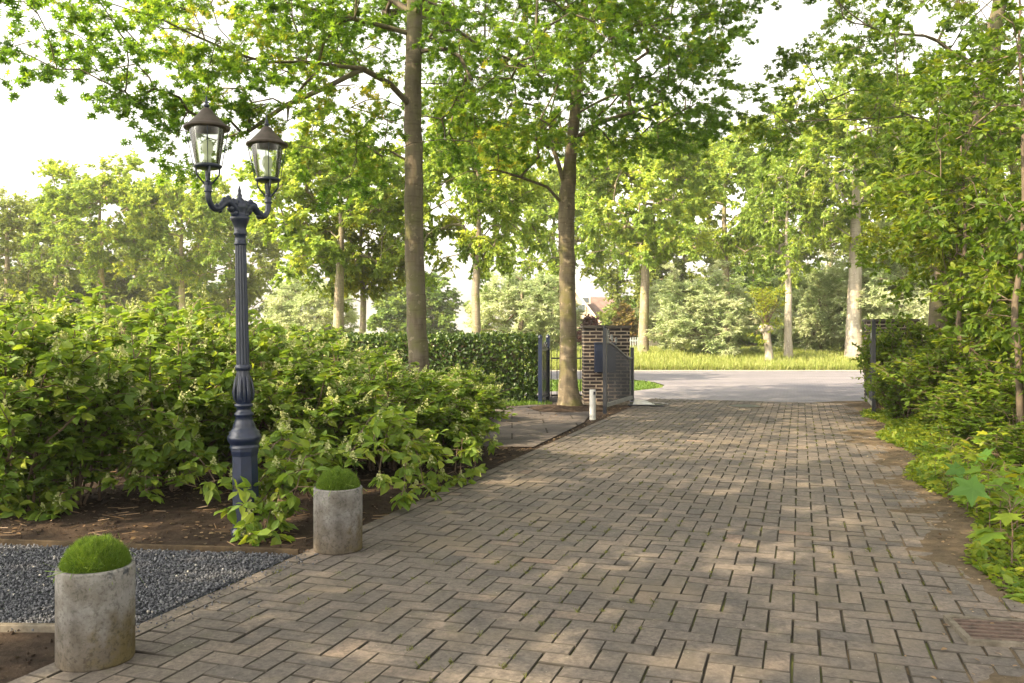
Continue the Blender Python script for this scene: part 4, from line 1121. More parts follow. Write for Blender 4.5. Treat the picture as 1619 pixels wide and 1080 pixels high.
def lantern(t, cx, cy, zb):
    """zb: height of the base dish"""
    ln_ = Geo(); ln_.lathe([(0, -.015), (.060, -.015), (.080, -.008), (.084, 0), (.080, .008), (.066, .014), (0, .016)], 32, (cx, cy, zb)); ln = ln_.build('lantern_base', M['navy'], t, smooth=True)
    # cradle
    g = Geo()
    for k in range(4):
        a = k * PI / 2 + .5
        g.tube([(cx + .012 * math.cos(a), cy + .012 * math.sin(a), zb - .115), (cx + .04 * math.cos(a), cy + .04 * math.sin(a), zb - .085), (cx + .066 * math.cos(a), cy + .066 * math.sin(a), zb - .05), (cx + .070 * math.cos(a), cy + .070 * math.sin(a), zb - .008)], [.007, .006, .006, .006], 6)
    g.tube([(cx, cy, zb - .13), (cx, cy, zb - .01)], .009, 8)
    g.build('cradle', M['navy'], ln)
    g = Geo(); g.lathe([(.070, .012), (.078, .05), (.098, .18), (.104, .232)], 40, (cx, cy, zb)); g.lathe([(.1015, .232), (.0955, .18), (.0755, .05), (.0675, .012)], 40, (cx, cy, zb)); g.build('glass', M['glass'], ln, smooth=True)
    g = Geo()
    for k in range(4):
        a = k * PI / 2 + .35
        g.tube([(cx + .082 * math.cos(a), cy + .082 * math.sin(a), zb), (cx + .092 * math.cos(a), cy + .092 * math.sin(a), zb + .06), (cx + .126 * math.cos(a), cy + .126 * math.sin(a), zb + .238)], .0028, 5)
    g.build('rods', M['navy'], ln)
    g = Geo(); g.lathe([(.100, .226), (.134, .228), (.138, .236), (.134, .246), (.112, .256), (.108, .262), (.090, .280), (.066, .305), (.046, .325), (.034, .345), (.028, .352), (.016, .358), (.010, .360)], 40, (cx, cy, zb)); g.lathe([(.098, .226), (.02, .33), (0, .335)], 24, (cx, cy, zb)); g.build('roof', M['copper'], ln, smooth=True)
    g = Geo(); g.lathe([(.010, .355), (.013, .365), (.020, .372), (.012, .382), (.008, .386), (.014, .393), (.006, .402), (.004, .425), (0, .44)], 16, (cx, cy, zb)); g.build('finial', M['navy'], ln, smooth=True)
    g = Geo(); g.lathe([(0, .012), (.022, .014), (.022, .06), (.018, .07), (.030, .09), (.034, .125), (.024, .155), (.0, .165)], 20, (cx, cy, zb)); g.build('bulb', M['bulb'], ln, smooth=True)
m, n, l, p, out = newmat('frosted_bulb'); M['bulb'] = m
p.inputs['Base Color'].default_value = (.75, .74, .68, 1); p.inputs['Roughness'].default_value = .3; p.inputs['Transmission Weight'].default_value = .3
for sgn in (1, -1):
    D = DL * sgn
    def at_(r, z): return (D[0] * r, D[1] * r, hubz + z)
    g = Geo()
    pts = [at_(.03, -.01), at_(.075, .03), at_(.115, .045), at_(.15, .02), at_(.185, -.015), at_(.225, -.02), at_(.258, .01), at_(.27, .05), at_(.27, .09)]
    # smooth the S curve
    pts = np.array(pts); tt = np.linspace(0, len(pts) - 1, 33); pp = np.stack([np.interp(tt, np.arange(len(pts)), pts[:, i]) for i in range(3)], 1)
    for _ in range(4): pp[1:-1] = (pp[:-2] + 2 * pp[1:-1] + pp[2:]) / 4
    rad = np.interp(np.linspace(0, 1, 33), [0, .2, .45, .7, 1], [.030, .027, .022, .018, .019])
    g.tube(pp, rad, 12)
    # acanthus curls on the arm
    for (r_, z_, s_) in ((.055, .040, .032), (.10, .062, .022), (.135, .045, .023), (.045, -.025, .030), (.08, 0, .026), (.175, -.02, .020), (.20, .005, .015)):
        c = at_(r_, z_); g.lathe([(0.002, -s_), (s_ * .7, -s_ * .6), (s_, 0), (s_ * .7, s_ * .6), (0.002, s_)], 10, c)
    g.lathe([(.019, 0), (.027, .008), (.019, .016), (.024, .035), (.019, .045), (.027, .055), (.022, .065), (.008, .075)], 16, at_(.27, .075))
    g.build('arm', M['navy'], t, smooth=True)
    lantern(t, D[0] * .27, D[1] * .27, hubz + .225 + .01)

# ================================================================== PLANTERS
M['potsoil'] = M['soil']
def planter(label, plabel, px, py, seed, rz):
    x, y = G(px, py)
    t = thing('planter', label, 'planter', (x, y, .012), rz, 'concrete pipe planters with green cushion plants')
    rr, h = .143, .37
    g = Geo(); seg = 64
    prof = [(rr - .003, 0), (rr, .006), (rr, h - .006), (rr - .004, h), (rr - .016, h), (rr - .019, h - .006), (rr - .019, h - .06)]
    r_ = np.random.RandomState(seed)
    g.lathe(prof, seg); g.build('pot', M['concrete'], t, smooth=False)
    for p_ in t.children[0].data.polygons: pass
    g = Geo(); g.lathe([(rr - .019, h - .045), (.06, h - .03), (0, h - .03)], 32); g.build('soil', M['soil'], t)
    c = thing('cushion_plant', plabel, 'plant', (x, y, .012 + h - .035), rz, 'grassy cushion plants growing in the pipe planters')
    n_ = 14000
    a = r_.uniform(0, 2 * PI, n_); u = np.sqrt(r_.rand(n_)); el = u * 1.45
    d = np.stack([np.sin(el) * np.cos(a), np.sin(el) * np.sin(a), np.cos(el)], 1)
    rx = rr - .022
    top = .118 * (1 + .22 * (2 * snoise(d[:, 0] * 3 + 5, d[:, 1] * 3 + 5, seed, 2.2, 3) - 1))
    E = np.stack([d[:, 0] * rx * 1.02, d[:, 1] * rx * 1.02, d[:, 2] * top + .02], 1)
    Lb = r_.uniform(.040, .090, n_) * (1 + .35 * (r_.rand(n_) > .8))
    dd = unit(d + r_.normal(0, .46, (n_, 3)) + np.array([0, 0, .55]))
    P0 = E - dd * (Lb[:, None] * .92 - .012 * r_.rand(n_, 1))
    m_ = frames(dd, unit(r_.normal(0, 1, (n_, 3))))
    m_[:, 0, :] *= .0013; m_[:, 2, :] *= .0013; m_[:, 1, :] *= Lb[:, None]
    g = Geo(); g.inst([(-1, 0, 0), (1, 0, 0), (0.8, .6, 1.5), (-.8, .6, 1.5), (0, 1, 3)], np.array([(0, 1, 2), (0, 2, 3), (3, 2, 4)]), P0, m_, np.clip(r_.normal(.5, .22, n_), 0, 1))
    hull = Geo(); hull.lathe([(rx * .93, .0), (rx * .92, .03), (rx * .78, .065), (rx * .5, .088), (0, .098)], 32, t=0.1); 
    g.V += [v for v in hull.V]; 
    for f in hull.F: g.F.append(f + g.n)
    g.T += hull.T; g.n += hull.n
    g.build('foliage', M['cushion'], c)
planter('nearer and larger-looking grey concrete pipe planter beside the gravel', 'bright green cushion plant in the nearer concrete pipe planter', 152, 1046, 3, 0.2)
planter('farther concrete pipe planter beside the lamp post at the drive edge', 'green cushion plant in the farther pipe planter beside the lamp', 535, 871, 4, 0.5)

# ================================================================== HYDRANGEAS and SHRUBS
def bush_proto(name, label, cat, seed, rad, h, nstem, leafm, leaf, ls, nside, nleaf, flower=0, bare=.3, group=None, droop=.35, arch=.25):
    r_ = np.random.RandomState(seed)
    t = thing(name, label, cat, (0, 0, 0), 0, group)
    gs = Geo(); gl = Geo(); gf = Geo()
    tips = []; tdir = []
    for k in range(nstem):
        a = r_.uniform(0, 2 * PI); lean = r_.uniform(.05, 1.0) ** .8
        H = h * r_.uniform(.75, 1.05) * (1 - .42 * lean ** 2.2); Rr = rad * lean
        b0 = np.array([.26 * math.cos(a) * r_.rand(), .26 * math.sin(a) * r_.rand(), 0])
        e = np.array([Rr * math.cos(a), Rr * math.sin(a), H])
        mid = np.array([Rr * .38 * math.cos(a), Rr * .38 * math.sin(a), H * (.55 + arch * lean)]) + r_.normal(0, .05, 3)
        q = np.linspace(0, 1, 7)[:, None]
        pp = (1 - q) ** 2 * b0 + 2 * q * (1 - q) * mid + q * q * e
        pp[1:] += r_.normal(0, .015, (6, 3))
        gs.tube(pp, np.linspace(.011, .004, 7) * r_.uniform(.8, 1.2), 5, cap=False)
        # side shoots
        for s_ in range(nside):
            u = r_.uniform(bare, 1); i = min(5, int(u * 6)); f = u * 6 - i
            o = pp[i] * (1 - f) + pp[i + 1] * f
            dd = unit(np.array([math.cos(a), math.sin(a), .55]) * .6 + r_.normal(0, .7, 3)); dd[2] = abs(dd[2]) * .8 - .08
            L = r_.uniform(.12, .30) * (rad + h) / 2.2
            e2 = o + dd * L
            if e2[2] < .06: e2[2] = .06 + r_.rand() * .05
            gs.tube([o, (o + e2) / 2 + [0, 0, .02], e2], [.005, .004, .0025], 3, cap=False)
            tips.append((o, e2))
        tips.append((pp[5], pp[6]))
    O = np.array([a_ for a_, b_ in tips]); E = np.array([b_ for a_, b_ in tips])
    K = len(O); D = unit(E - O)
    u = r_.uniform(.15, 1.02, (K, nleaf))
    P = O[:, None] + (E - O)[:, None] * u[..., None]
    out = r_.normal(0, 1, (K, nleaf, 3)); out[..., 2] *= .35
    out = unit(out) + D[:, None] * .55 + np.array([0, 0, -droop * .6])
    tint = .42 + .4 * (P[..., 2] / h - .5) * .3 + r_.normal(0, .16, (K, nleaf)) + r_.normal(0, .12, (K, 1))
    add_leaves(gl, leaf[0], leaf[1], P.reshape(-1, 3), out.reshape(-1, 3), ls, np.clip(tint, 0, 1).ravel(), r_, 1.0, .42)
    if flower:
        pick = np.where((r_.rand(K) < flower) & (E[:, 2] > .35 * h))[0]
        for i in pick:
            e = E[i]; d = unit(D[i] + np.array([0, 0, .7])); nfl = 46
            uu = r_.rand(nfl) ** .8; w = .042 * (1.1 - uu)
            pf = e + d * (uu * .12)[:, None] + unit(r_.normal(0, 1, (nfl, 3))) * w[:, None]
            m_ = frames(unit(r_.normal(0, 1, (nfl, 3))), unit(r_.normal(0, 1, (nfl, 3)))) * r_.uniform(.013, .024, (nfl, 1, 1))
            gf.inst([(0, -.5, 0), (.5, 0, 0.1), (0, .5, 0), (-.5, 0, .1)], np.array([(0, 1, 2, 3)]), pf, m_, np.clip(r_.normal(.5, .3, nfl), 0, 1))
    gs.build('stems', M['stem'], t)
    gl.build('foliage', leafm, t)
    if flower: gf.build('flower_heads', M['flower'], t)
    return t

HYG = 'hydrangea bushes filling the bed left of the drive'
HY = [bush_proto('hydrangea', 'x', 'hydrangea', 101 + k, .80, 1.42, 30, M['hyd'], OVATE, .085, 13, 12, flower=.26, group=HYG, bare=.12) for k in range(3)]
# (px of base, py of base, radius scale, height scale, label)
spots = [(15, 812, 1.0, .95, 'hydrangea at the left photo edge at the front of the bed'),
         (110, 795, 1.0, 1.0, 'front hydrangea with bare twiggy stems above the nearer planter'),
         (265, 772, 1.0, 1.0, 'hydrangea spreading low leaves just left of the lamp post'),
         (395, 758, .9, .95, 'hydrangea directly behind the foot of the lamp post'),
         (500, 762, .95, .80, 'hydrangea between the lamp post and the farther planter'),
         (610, 742, .92, .76, 'hydrangea behind the farther planter near the drive'),
         (705, 728, .88, .60, 'rightmost front hydrangea reaching toward the side path'),
         (60, 742, 1.1, 1.1, 'second-row hydrangea near the left photo edge'),
         (175, 735, 1.1, 1.12, 'second-row hydrangea with sunlit top left of the lamp post'),
         (295, 728, 1.1, 1.1, 'second-row hydrangea whose top shows just left of the lamp shaft'),
         (415, 722, 1.0, .98, 'second-row hydrangea just right of the lamp shaft'),
         (525, 716, 1.0, .86, 'second-row hydrangea in front of the centre tree on its left'),
         (618, 709, .9, .68, 'second-row hydrangea at the foot of the centre tree'),
         (712, 702, .8, .52, 'second-row hydrangea right of the centre tree'),
         (-20, 695, 1.2, 1.22, 'back-row hydrangea at the left photo edge'),
         (80, 690, 1.2, 1.25, 'back-row hydrangea below the broad green tree'),
         (180, 688, 1.2, 1.22, 'back-row hydrangea below the left lantern side'),
         (275, 684, 1.2, 1.2, 'back-row hydrangea rising highest left of the lamp'),
         (360, 682, 1.1, 1.12, 'back-row hydrangea right behind the lamp shaft'),
         (450, 680, 1.1, 1.05, 'back-row hydrangea below the pale willow'),
         (535, 677, 1.0, .88, 'back-row hydrangea left of the centre trunk'),
         (742, 668, .6, .55, 'small yellow-green shrub-like hydrangea before the hedge'),
         (705, 662, .7, .5, 'back-row hydrangea between the centre trunk and the hedge')]
for k, (px, py, sr, sh, lab) in enumerate(spots):
    x, y = G(px, py); rz = (k * 2.1) % 6.28
    if k < 3:
        o = HY[k]; o.location = (x, y, 0); o.rotation_euler = (0, 0, rz); o['label'] = lab; o.scale = (sr, sr, sh)
    else:
        dup(HY[k % 3], (x, y, 0), rz, lab, HYG, (sr, sr, sh))
# low drooping sprays reaching out of the bed
def spray(label, base, ends, seed):
    r_ = np.random.RandomState(seed)
    t = thing('hydrangea_branch', label, 'hydrangea', (base[0], base[1], 0), 0, HYG)
    gs = Geo(); gl = Geo(); gf = Geo()
    for e in ends:
        e = np.array([e[0] - base[0], e[1] - base[1], e[2]]); b0 = np.array([r_.normal(0, .04), r_.normal(0, .04), 0.0])
        mid = b0 * .5 + e * .5 + np.array([0, 0, .22 + .25 * np.linalg.norm(e[:2])])
        q = np.linspace(0, 1, 9)[:, None]; pp = (1 - q) ** 2 * b0 + 2 * q * (1 - q) * mid + q * q * e
        gs.tube(pp, np.linspace(.008, .003, 9), 5, cap=False)
        for i in range(2, 9):
            for sd_ in range(3):
                d = unit(r_.normal(0, 1, 3) * [1, 1, .4] + (pp[min(i, 8)] - pp[i - 1]) * 4)
                L = r_.uniform(.07, .20); e2 = pp[i] + d * L; e2[2] = max(e2[2], .04)
                gs.tube([pp[i], e2], [.003, .002], 3, cap=False)
                n_ = 7; P = pp[i] + (e2 - pp[i]) * r_.uniform(.4, 1.02, (n_, 1))
                D = unit(r_.normal(0, 1, (n_, 3)) * [1, 1, .35]) + d * .5 + [0, 0, -.3]
                add_leaves(gl, OV_V, OV_F3, P, D, .088, np.clip(r_.normal(.55, .2, n_), 0, 1), r_, 1.0, .4)
                if r_.rand() < .22:
                    nf = 40; uu = r_.rand(nf); pf = e2 + np.array([0, 0, 1.0]) * (uu * .07)[:, None] + unit(r_.normal(0, 1, (nf, 3))) * (.03 * (1.1 - uu))[:, None]
                    m_ = frames(unit(r_.normal(0, 1, (nf, 3))), unit(r_.normal(0, 1, (nf, 3)))) * r_.uniform(.012, .02, (nf, 1, 1))
                    gf.inst([(0, -.5, 0), (.5, 0, 0.1), (0, .5, 0), (-.5, 0, .1)], np.array([(0, 1, 2, 3)]), pf, m_, np.clip(r_.normal(.5, .3, nf), 0, 1))
    gs.build('stems', M['stem'], t); gl.build('foliage', M['hyd'], t); gf.build('flower_heads', M['flower'], t)
def E3(px, py, Y): return (PX(px, Y), Y, PZ(py, Y))
spray('low leafy hydrangea branch drooping in front of the lamp plinth', G(500, 785), [E3(392, 795, 5.35), E3(412, 852, 5.3), E3(420, 838, 5.25), E3(440, 790, 5.45), E3(450, 745, 5.6), E3(425, 715, 5.7), E3(470, 770, 5.4), E3(405, 822, 5.3)], 1)
spray('low hydrangea branch between the farther planter and the drive edge', G(640, 745), [E3(600, 745, 5.9), E3(640, 770, 6.2), E3(670, 766, 6.6), E3(695, 764, 6.85), E3(590, 700, 6.0), E3(680, 730, 6.9), E3(560, 710, 5.9)], 2)
spray('low hydrangea branch lying on the drive edge near the side path', G(730, 712), [E3(728, 752, 7.2), E3(752, 736, 7.6), E3(772, 690, 8.2), E3(720, 745, 7.3), E3(765, 668, 8.4), E3(750, 700, 8)], 3)
spray('low hydrangea branch over the soil at the left photo edge', G(30, 800), [E3(-20, 820, 5.9), E3(30, 828, 5.9), E3(70, 822, 6.0), E3(110, 790, 6.1), E3(10, 780, 5.9)], 4)
spray('leafy hydrangea branch left of the lamp post over bare soil', G(250, 770), [E3(195, 755, 6.3), E3(230, 775, 6.2), E3(310, 770, 6.3), E3(340, 760, 6.2), E3(215, 700, 6.2), E3(290, 690, 6.3)], 5)

# right-hand shrubs
SHG = 'leafy shrubs along the right side of the drive'
SH = [bush_proto('shrub', 'x', 'shrub', 201 + k, .9, 1.5, 42, M['shrub'], OVATE, .078, 14, 11, group=SHG, bare=.05, droop=.2) for k in range(2)]
sp2 = [(5.62, 12.3, .66, .60, 'shrub with round leaves hanging over the right gate leaf'),
       (6.75, 13.8, .9, .90, 'shrub in front of the right gate pillar cap'),
       (5.50, 10.6, 1.0, .82, 'shrub left of the thin forked sapling by the drive'),
       (6.9, 11.2, 1.3, 1.6, 'tall shrub behind the drive-side shrubs near the leaning trunk'),
       (4.95, 8.9, .85, .55, 'low bright shrub halfway down the right edge'),
       (5.8, 9.2, 1.2, 1.2, 'bushy shrub right of the halfway low shrub'),
       (4.55, 7.6, .75, .45, 'low shrub just behind the maple seedlings'),
       (5.25, 7.7, 1.0, 1.0, 'upright shrub close to the right photo edge'),
       (6.6, 9.4, 1.3, 1.9, 'tall dense shrub filling the right photo edge'),
       (8.0, 12.2, 1.4, 2.1, 'tallest shrub under the leaning tree crown'),
       (4.25, 6.3, .75, .48, 'low shrub at the right edge above the large leaves'),
       (8.5, 14.2, 1.4, 2.0, 'tall shrub beside the leaning tree trunk'),
       (5.3, 6.6, 1.1, 1.2, 'shrub at the right photo edge behind the seedlings'),
       (6.46, 14.0, .80, .98, 'shrub covering the brickwork of the right gate pillar'),
       (6.22, 14.35, .55, .93, 'slim shrub squeezed between the right gate post and its pillar'),
       (6.75, 12.6, .85, .95, 'shrub below the right end of the pillar cap'),
       (6.0, 11.6, .85, .84, 'leafy shrub between the gate leaf shrub and the forked sapling')]
for k, (x, y, sr, sh, lab) in enumerate(sp2):
    if k < 2:
        o = SH[k]; o.location = (x, y, 0.03); o['label'] = lab; o.scale = (sr, sr, sh); o.rotation_euler = (0, 0, k * 1.3)
    else: dup(SH[k % 2], (x, y, .03), (k * 1.9) % 6.28, lab, SHG, (sr, sr, sh))

# saplings on the right
def sapling(label, x, y, h, r, seed, lo=1.2):
    r_ = np.random.RandomState(seed)
    K = crown_pts(r_, 110, (x, y, (h + lo) / 2), (r, r, (h - lo) / 2), shell=.1)
    tree('sapling', label, 'sapling', (x, y, 0), [(x, y, -.05), (x + .03, y, .5), (x - .03, y, 1.4), (x + .05, y, 2.4), (x, y, h)], [.036, .032, .028, .02, .008], [], K, M['shrub'], M['twig'], 7, .3, 10, .075, leaf=OVATE, seed=seed, step=.3, r_tip=.004, rmax=.02, tr=.0025)
sapling('slim sapling at the right photo edge with a bare brown stem', PX(1611, 7.6), 7.6, 4.6, 1.1, 301)
sapling('young tree in front of the leaning trunk', PX(1555, 11.4), 11.4, 5.0, 1.5, 302, 1.5)
sapling('sapling right of the gate pillar cap', PX(1520, 10.4), 10.4, 3.6, 1.0, 303, 1.5)

# maple seedlings (big lobed leaves)
def seedling_proto(seed, h, nl, ls, group):
    r_ = np.random.RandomState(seed); t = thing('maple_seedling', 'x', 'seedling', (0, 0, 0), 0, group)
    gs = Geo(); gl = Geo()
    gs.tube([(0, 0, 0), (.01, .01, h * .5), (-.01, 0, h)], [.004, .003, .002], 5)
    P = []; D = []
    for k in range(nl):
        z = h * r_.uniform(.35, 1.0); a = k * 2.4 + r_.uniform(-.4, .4); L = r_.uniform(.05, .13)
        e = np.array([L * math.cos(a), L * math.sin(a), z + L * .5])
        gs.tube([(0, 0, z), e * [.5, .5, 1] + [0, 0, .0], e], [.0018, .0015, .0012], 4, cap=False)
        P.append(e); D.append((math.cos(a), math.sin(a), -.25))
    add_leaves(gl, MAPLE[0], MAPLE[1], np.array(P), np.array(D), ls, np.clip(r_.normal(.6, .22, nl), 0, 1), r_, 2.2, .25)
    gs.build('stem', M['stem'], t); gl.build('foliage', M['maple'], t)
    return t
SDG = 'maple seedlings at the right edge of the drive'
SD = [seedling_proto(401, .30, 15, .125, SDG), seedling_proto(402, .40, 18, .11, SDG)]
sd = [(1600, 905, 1.25, 'nearest maple seedling with a large dark leaf at the right photo edge'), (1565, 850, 1.0, 'maple seedling with bright yellow-green leaves over the dirt edge'), (1610, 850, 1.2, 'maple seedling at the right photo edge above the nearest one'),
      (1530, 812, .95, 'maple seedling leaning over the drive edge beside yellow leaves'), (1590, 812, 1.1, 'maple seedling in the middle of the right-edge cluster'), (1505, 782, .9, 'leftmost bright maple seedling along the edge'),
      (1555, 785, 1.0, 'maple seedling behind the yellow-green one'), (1480, 765, .75, 'small farthest maple seedling by the drive'), (1612, 790, 1.1, 'maple seedling at the right photo edge, highest of the cluster'), (1525, 765, .85, 'maple seedling among the low groundcover'), (1545, 825, 1.0, 'maple seedling just above the bare dirt patch'), (1585, 870, 1.0, 'low maple seedling between the dirt edge and the nearest one'), (1500, 800, .8, 'short maple seedling standing out over the pavers'), (1575, 765, 1.0, 'maple seedling in the back of the right-edge cluster')]
for k, (px, py, s, lab) in enumerate(sd):
    x, y = G(px, py)
    if k < 2: o = SD[k]; o.location = (x, y, .03); o.scale = (s, s, s); o['label'] = lab
    else: dup(SD[k % 2], (x, y, .03), k * 1.3, lab, SDG, (s, s, s))

# groundcover along the right edge
r_ = np.random.RandomState(77)
n_ = 16000
v_ = r_.uniform(3.5, 15, n_); off = np.abs(r_.normal(0, .55, n_)) - .22
xy = np.array([UV(u_right + .05 + o_ + .12 * math.sin(v__ * 2.1), v__) for o_, v__ in zip(off, v_)])
zz = bank_z(xy[:, 0], xy[:, 1]) + r_.uniform(0.0, .26, n_) * np.clip(off * 1.5, .15, 1)
d = unit(r_.normal(0, 1, (n_, 3)) * np.array([1, 1, .4]))
g = Geo(); add_leaves(g, OV_V, OV_F3, np.column_stack([xy, zz]), d, .055, np.clip(r_.normal(.62, .22, n_), 0, 1), r_, 1.2)
tag(g.build('groundcover', M['shrub']), 'low leafy groundcover creeping along the right edge of the drive', 'groundcover', kind='stuff')

# ================================================================== LITTER, WEEDS, GRASS
def scatter_flat(name, label, cat, xs, ys, zs, size, mat, tv, tf, r_, tint, upw=3.0):
    n_ = len(xs); d = unit(np.column_stack([r_.normal(0, 1, (n_, 2)), r_.normal(0, .12, n_)]))
    up = unit(np.array([0, 0, upw]) + r_.normal(0, .8, (n_, 3)))
    g = Geo(); g.inst(tv, tf, np.column_stack([xs, ys, zs]), frames(d, up) * (size * r_.uniform(.5, 1.4, (n_, 1, 1))), tint)
    return tag(g.build(name, mat), label, cat, kind='stuff')
r_ = np.random.RandomState(9)
n_ = 9000; xs = r_.uniform(-6, 2.2, n_); ys = r_.uniform(4.7, 14.8, n_)
ok = left_of_drive(xs, ys, .0) & (ys > 5.5 - .126 * (xs + 5.5) + .05) & ((snoise(xs, ys, 4, .9, 3) > .45) | (r_.rand(n_) < .3))
xs, ys = xs[ok], ys[ok]
scatter_flat('leaf_litter', 'dry brown leaf litter on the soil under the hydrangeas', 'leaf litter', xs, ys, soil_z(xs, ys) + .008, .032, M['litter'], OV_V, OV_F3, r_, np.clip(r_.beta(2, 3, len(xs)), 0, 1))
n_ = 1500; vv = r_.uniform(3.2, 15, n_); uu = u_right + r_.normal(-.1, .28, n_)
xy = np.array([UV(a_, b_) for a_, b_ in zip(uu, vv)])
scatter_flat('drive_litter', 'scraps of dry leaves along the dirty right edge of the drive', 'leaf litter', xy[:, 0], xy[:, 1], np.maximum(.02, dirt_z(xy[:, 0], xy[:, 1])) + .006, .022, M['litter'], OV_V, OV_F3, r_, np.clip(r_.beta(2, 2, n_), 0, 1))
n_ = 5000; xs = r_.uniform(-5, 1.2, n_); ys = r_.uniform(3.2, 12, n_); ok = left_of_drive(xs, ys, -.03) & ((ys > 5.5 - .126 * (xs + 5.5) + .03) | (ys < 3.70)); xs, ys = xs[ok], ys[ok]; n_ = len(xs)
g = Geo(); d = rs.normal(0, 1, (n_, 3)); g.inst(ICO_V, ICO_F, np.column_stack([xs, ys, soil_z(xs, ys) + .003]), frames(d, rs.normal(0, 1, (n_, 3))) * (rs.uniform(.004, .016, (n_, 1, 1)) * rs.uniform(.6, 1.2, (n_, 3, 1))), .5)
tag(g.build('soil_clods', M['soil']), 'small clods of dark earth lying on the hydrangea bed', 'soil', kind='stuff')
# gravel chippings kicked onto the pavers
n_ = 160; vv = rs.uniform(toUV(*gC_)[1] - .2, toUV(*gB)[1] + .1, n_); uu = u_left + np.abs(rs.normal(0, .09, n_)); P = np.array([(*UV(a_, b_), .018) for a_, b_ in zip(uu, vv)])
g = Geo(); g.inst(ICO_V, ICO_F, P, frames(rs.normal(0, 1, (n_, 3)), rs.normal(0, 1, (n_, 3))) * rs.uniform(.003, .007, (n_, 1, 1)), np.clip(rs.beta(2, 3, n_), 0, 1))
tag(g.build('stray_gravel', M['stone']), 'stray gravel chippings spilled onto the edge of the pavers', 'gravel', kind='stuff')
# fine twigs on soil
n_ = 450; xs = r_.uniform(-5, .5, n_); ys = r_.uniform(5.0, 9.5, n_); ok = left_of_drive(xs, ys, .02) & (ys > 5.5 - .126 * (xs + 5.5) + .05); xs, ys = xs[ok], ys[ok]
TW_V = [(-.02, 0, 0), (.02, 0, 0), (.02, 1, 0), (-.02, 1, 0), (0, 0, .04), (0, 1, .04)]
scatter_flat('fallen_twigs', 'thin fallen twigs scattered on the bed soil', 'twigs', xs, ys, soil_z(xs, ys) + .008, .10, M['litter'], TW_V, [(0, 4, 5, 3), (4, 1, 2, 5)], r_, .38)

# weed tufts in the joints of the drive
r_ = np.random.RandomState(19)
g = Geo(); cnt_ = 0
while cnt_ < 700:
    i = r_.randint(1, nu - 1); j = r_.randint(1, nv - 1)
    if (i + j) % 4 not in (2, 3): continue
    u = u_left + i * MOD; v = v0 + j * MOD + r_.uniform(0, MOD)
    if snoise(u, v, 31, .8, 3) < .52 or u > u_right: continue
    x, y = UV(u, v); k = r_.randint(6, 22)
    P = np.column_stack([x + r_.normal(0, .006, k) + r_.normal(0, .012, k) * math.sin(AX), y + r_.normal(0, .014, k), np.full(k, .004)])
    d = unit(np.column_stack([r_.normal(0, .7, k), r_.normal(0, .7, k), np.ones(k) * .9]))
    m_ = frames(d, unit(r_.normal(0, 1, (k, 3)))); Lb = r_.uniform(.010, .026, k)
    m_[:, 0, :] *= .0022; m_[:, 2, :] *= .002; m_[:, 1, :] *= Lb[:, None]
    g.inst([(-1, 0, 0), (1, 0, 0), (.7, .6, 1), (-.7, .6, 1), (0, 1, 3)], np.array([(0, 1, 2), (0, 2, 3), (3, 2, 4)]), P, m_, np.clip(r_.normal(.6, .25, k), 0, 1)); cnt_ += 1
tag(g.build('joint_weeds', M['moss']), 'tiny green weeds and moss tufts in the paving joints', 'weeds', kind='stuff')

# tall grass on the verge
def blades(name, label, xs, ys, h, w, mat, r_, z0=0.0, lean=.25):
    n_ = len(xs); d = unit(np.column_stack([r_.normal(0, lean, n_), r_.normal(0, lean, n_), np.ones(n_)]))
    m_ = frames(d, unit(np.column_stack([r_.normal(0, 1, (n_, 2)), np.zeros(n_)])))
    L = h * r_.uniform(.4, 1.1, n_) * (.6 + .8 * snoise(xs, ys, 17, .8, 3)); m_[:, 0, :] *= w; m_[:, 2, :] *= w; m_[:, 1, :] *= L[:, None]
    g = Geo(); g.inst([(-1, 0, 0), (1, 0, 0), (.6, .6, 1), (-.6, .6, 1), (0, 1, 3)], np.array([(0, 1, 2), (0, 2, 3), (3, 2, 4)]), np.column_stack([xs, ys, z0 + np.zeros(n_)]), m_, np.clip(r_.normal(.5, .25, n_) + .4 * (snoise(xs, ys, 12, .35, 3) - .5), 0, 1))
    return tag(g.build(name, mat), label, 'grass', kind='stuff')
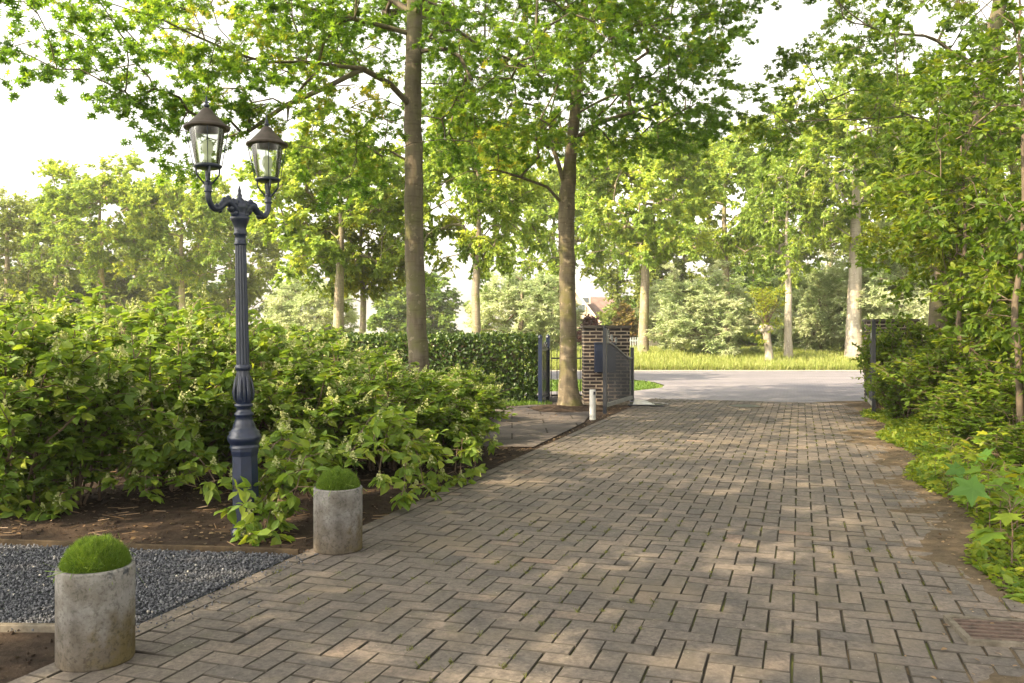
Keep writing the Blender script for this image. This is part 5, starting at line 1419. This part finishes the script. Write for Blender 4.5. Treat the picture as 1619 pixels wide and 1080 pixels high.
n_ = 90000; ys = 29.25 + 18 * r_.rand(n_) ** 1.6; xs = r_.uniform(-.02, .52, n_) * ys
blades('tall_grass', 'tall pale yellow-green grass on the verge across the road', xs, ys, .27, .012, M['tallgrass'], r_, verge_z(xs, ys) - .01)
n_ = 14000; ys = r_.uniform(18.7, 23.3, n_); xs = r_.uniform(-1.5, 3.6, n_)
ok = (xs < np.interp(ys, [18.7, 20, 21, 22.3, 23.4], [2.4, 3.4, 3.65, 3.6, 3.2]))
blades('lawn_grass', 'short bright green grass island between side path and road', xs[ok], ys[ok], .07, .012, M['lawn'], r_, -.03)
n_ = 2500; ys = r_.uniform(15.0, 15.35, n_); xs = r_.uniform(-2.5, .7, n_)
blades('hedge_grass', 'thin grass growing along the foot of the hedge', xs, ys, .09, .006, M['lawn'], r_, .0)

# mulch mound around the gate tree
r_ = np.random.RandomState(29)
g = Geo(); seg = 28
prof_r = [.62, .5, .38, .28, .15]
V = []; F = []
for i, rr in enumerate(prof_r):
    for k in range(seg):
        a = k * 2 * PI / seg; q = rr * (1 + .12 * math.sin(3 * a + 1) + r_.normal(0, .02))
        V.append((b2[0] - .05 + q * 1.1 * math.cos(a), b2[1] - .05 + q * math.sin(a), .018 + .07 * (i / 4) ** .8 + (r_.normal(0, .006) if i else 0)))
for i in range(4):
    for k in range(seg): F.append((i * seg + k, i * seg + (k + 1) % seg, (i + 1) * seg + (k + 1) % seg, (i + 1) * seg + k))
g.add(V, F); tag(g.build('mulch_mound', M['soil'], smooth=True), kind='structure')

# ================================================================== HAZE
m = bpy.data.materials.new('haze_air'); m.use_nodes = True
n = m.node_tree.nodes; l = m.node_tree.links
n.remove(n['Principled BSDF'])
pv = n.new('ShaderNodeVolumePrincipled'); pv.inputs['Density'].default_value = 0.0008
pv.inputs['Color'].default_value = (0.95, 0.95, 0.92, 1); pv.inputs['Anisotropy'].default_value = 0.2
l.new(pv.outputs[0], n['Material Output'].inputs['Volume'])
g = Geo(); g.box((0, 430, 8.45), (1300, 1000, 19.0))
tag(g.build('haze', m), kind='stuff')
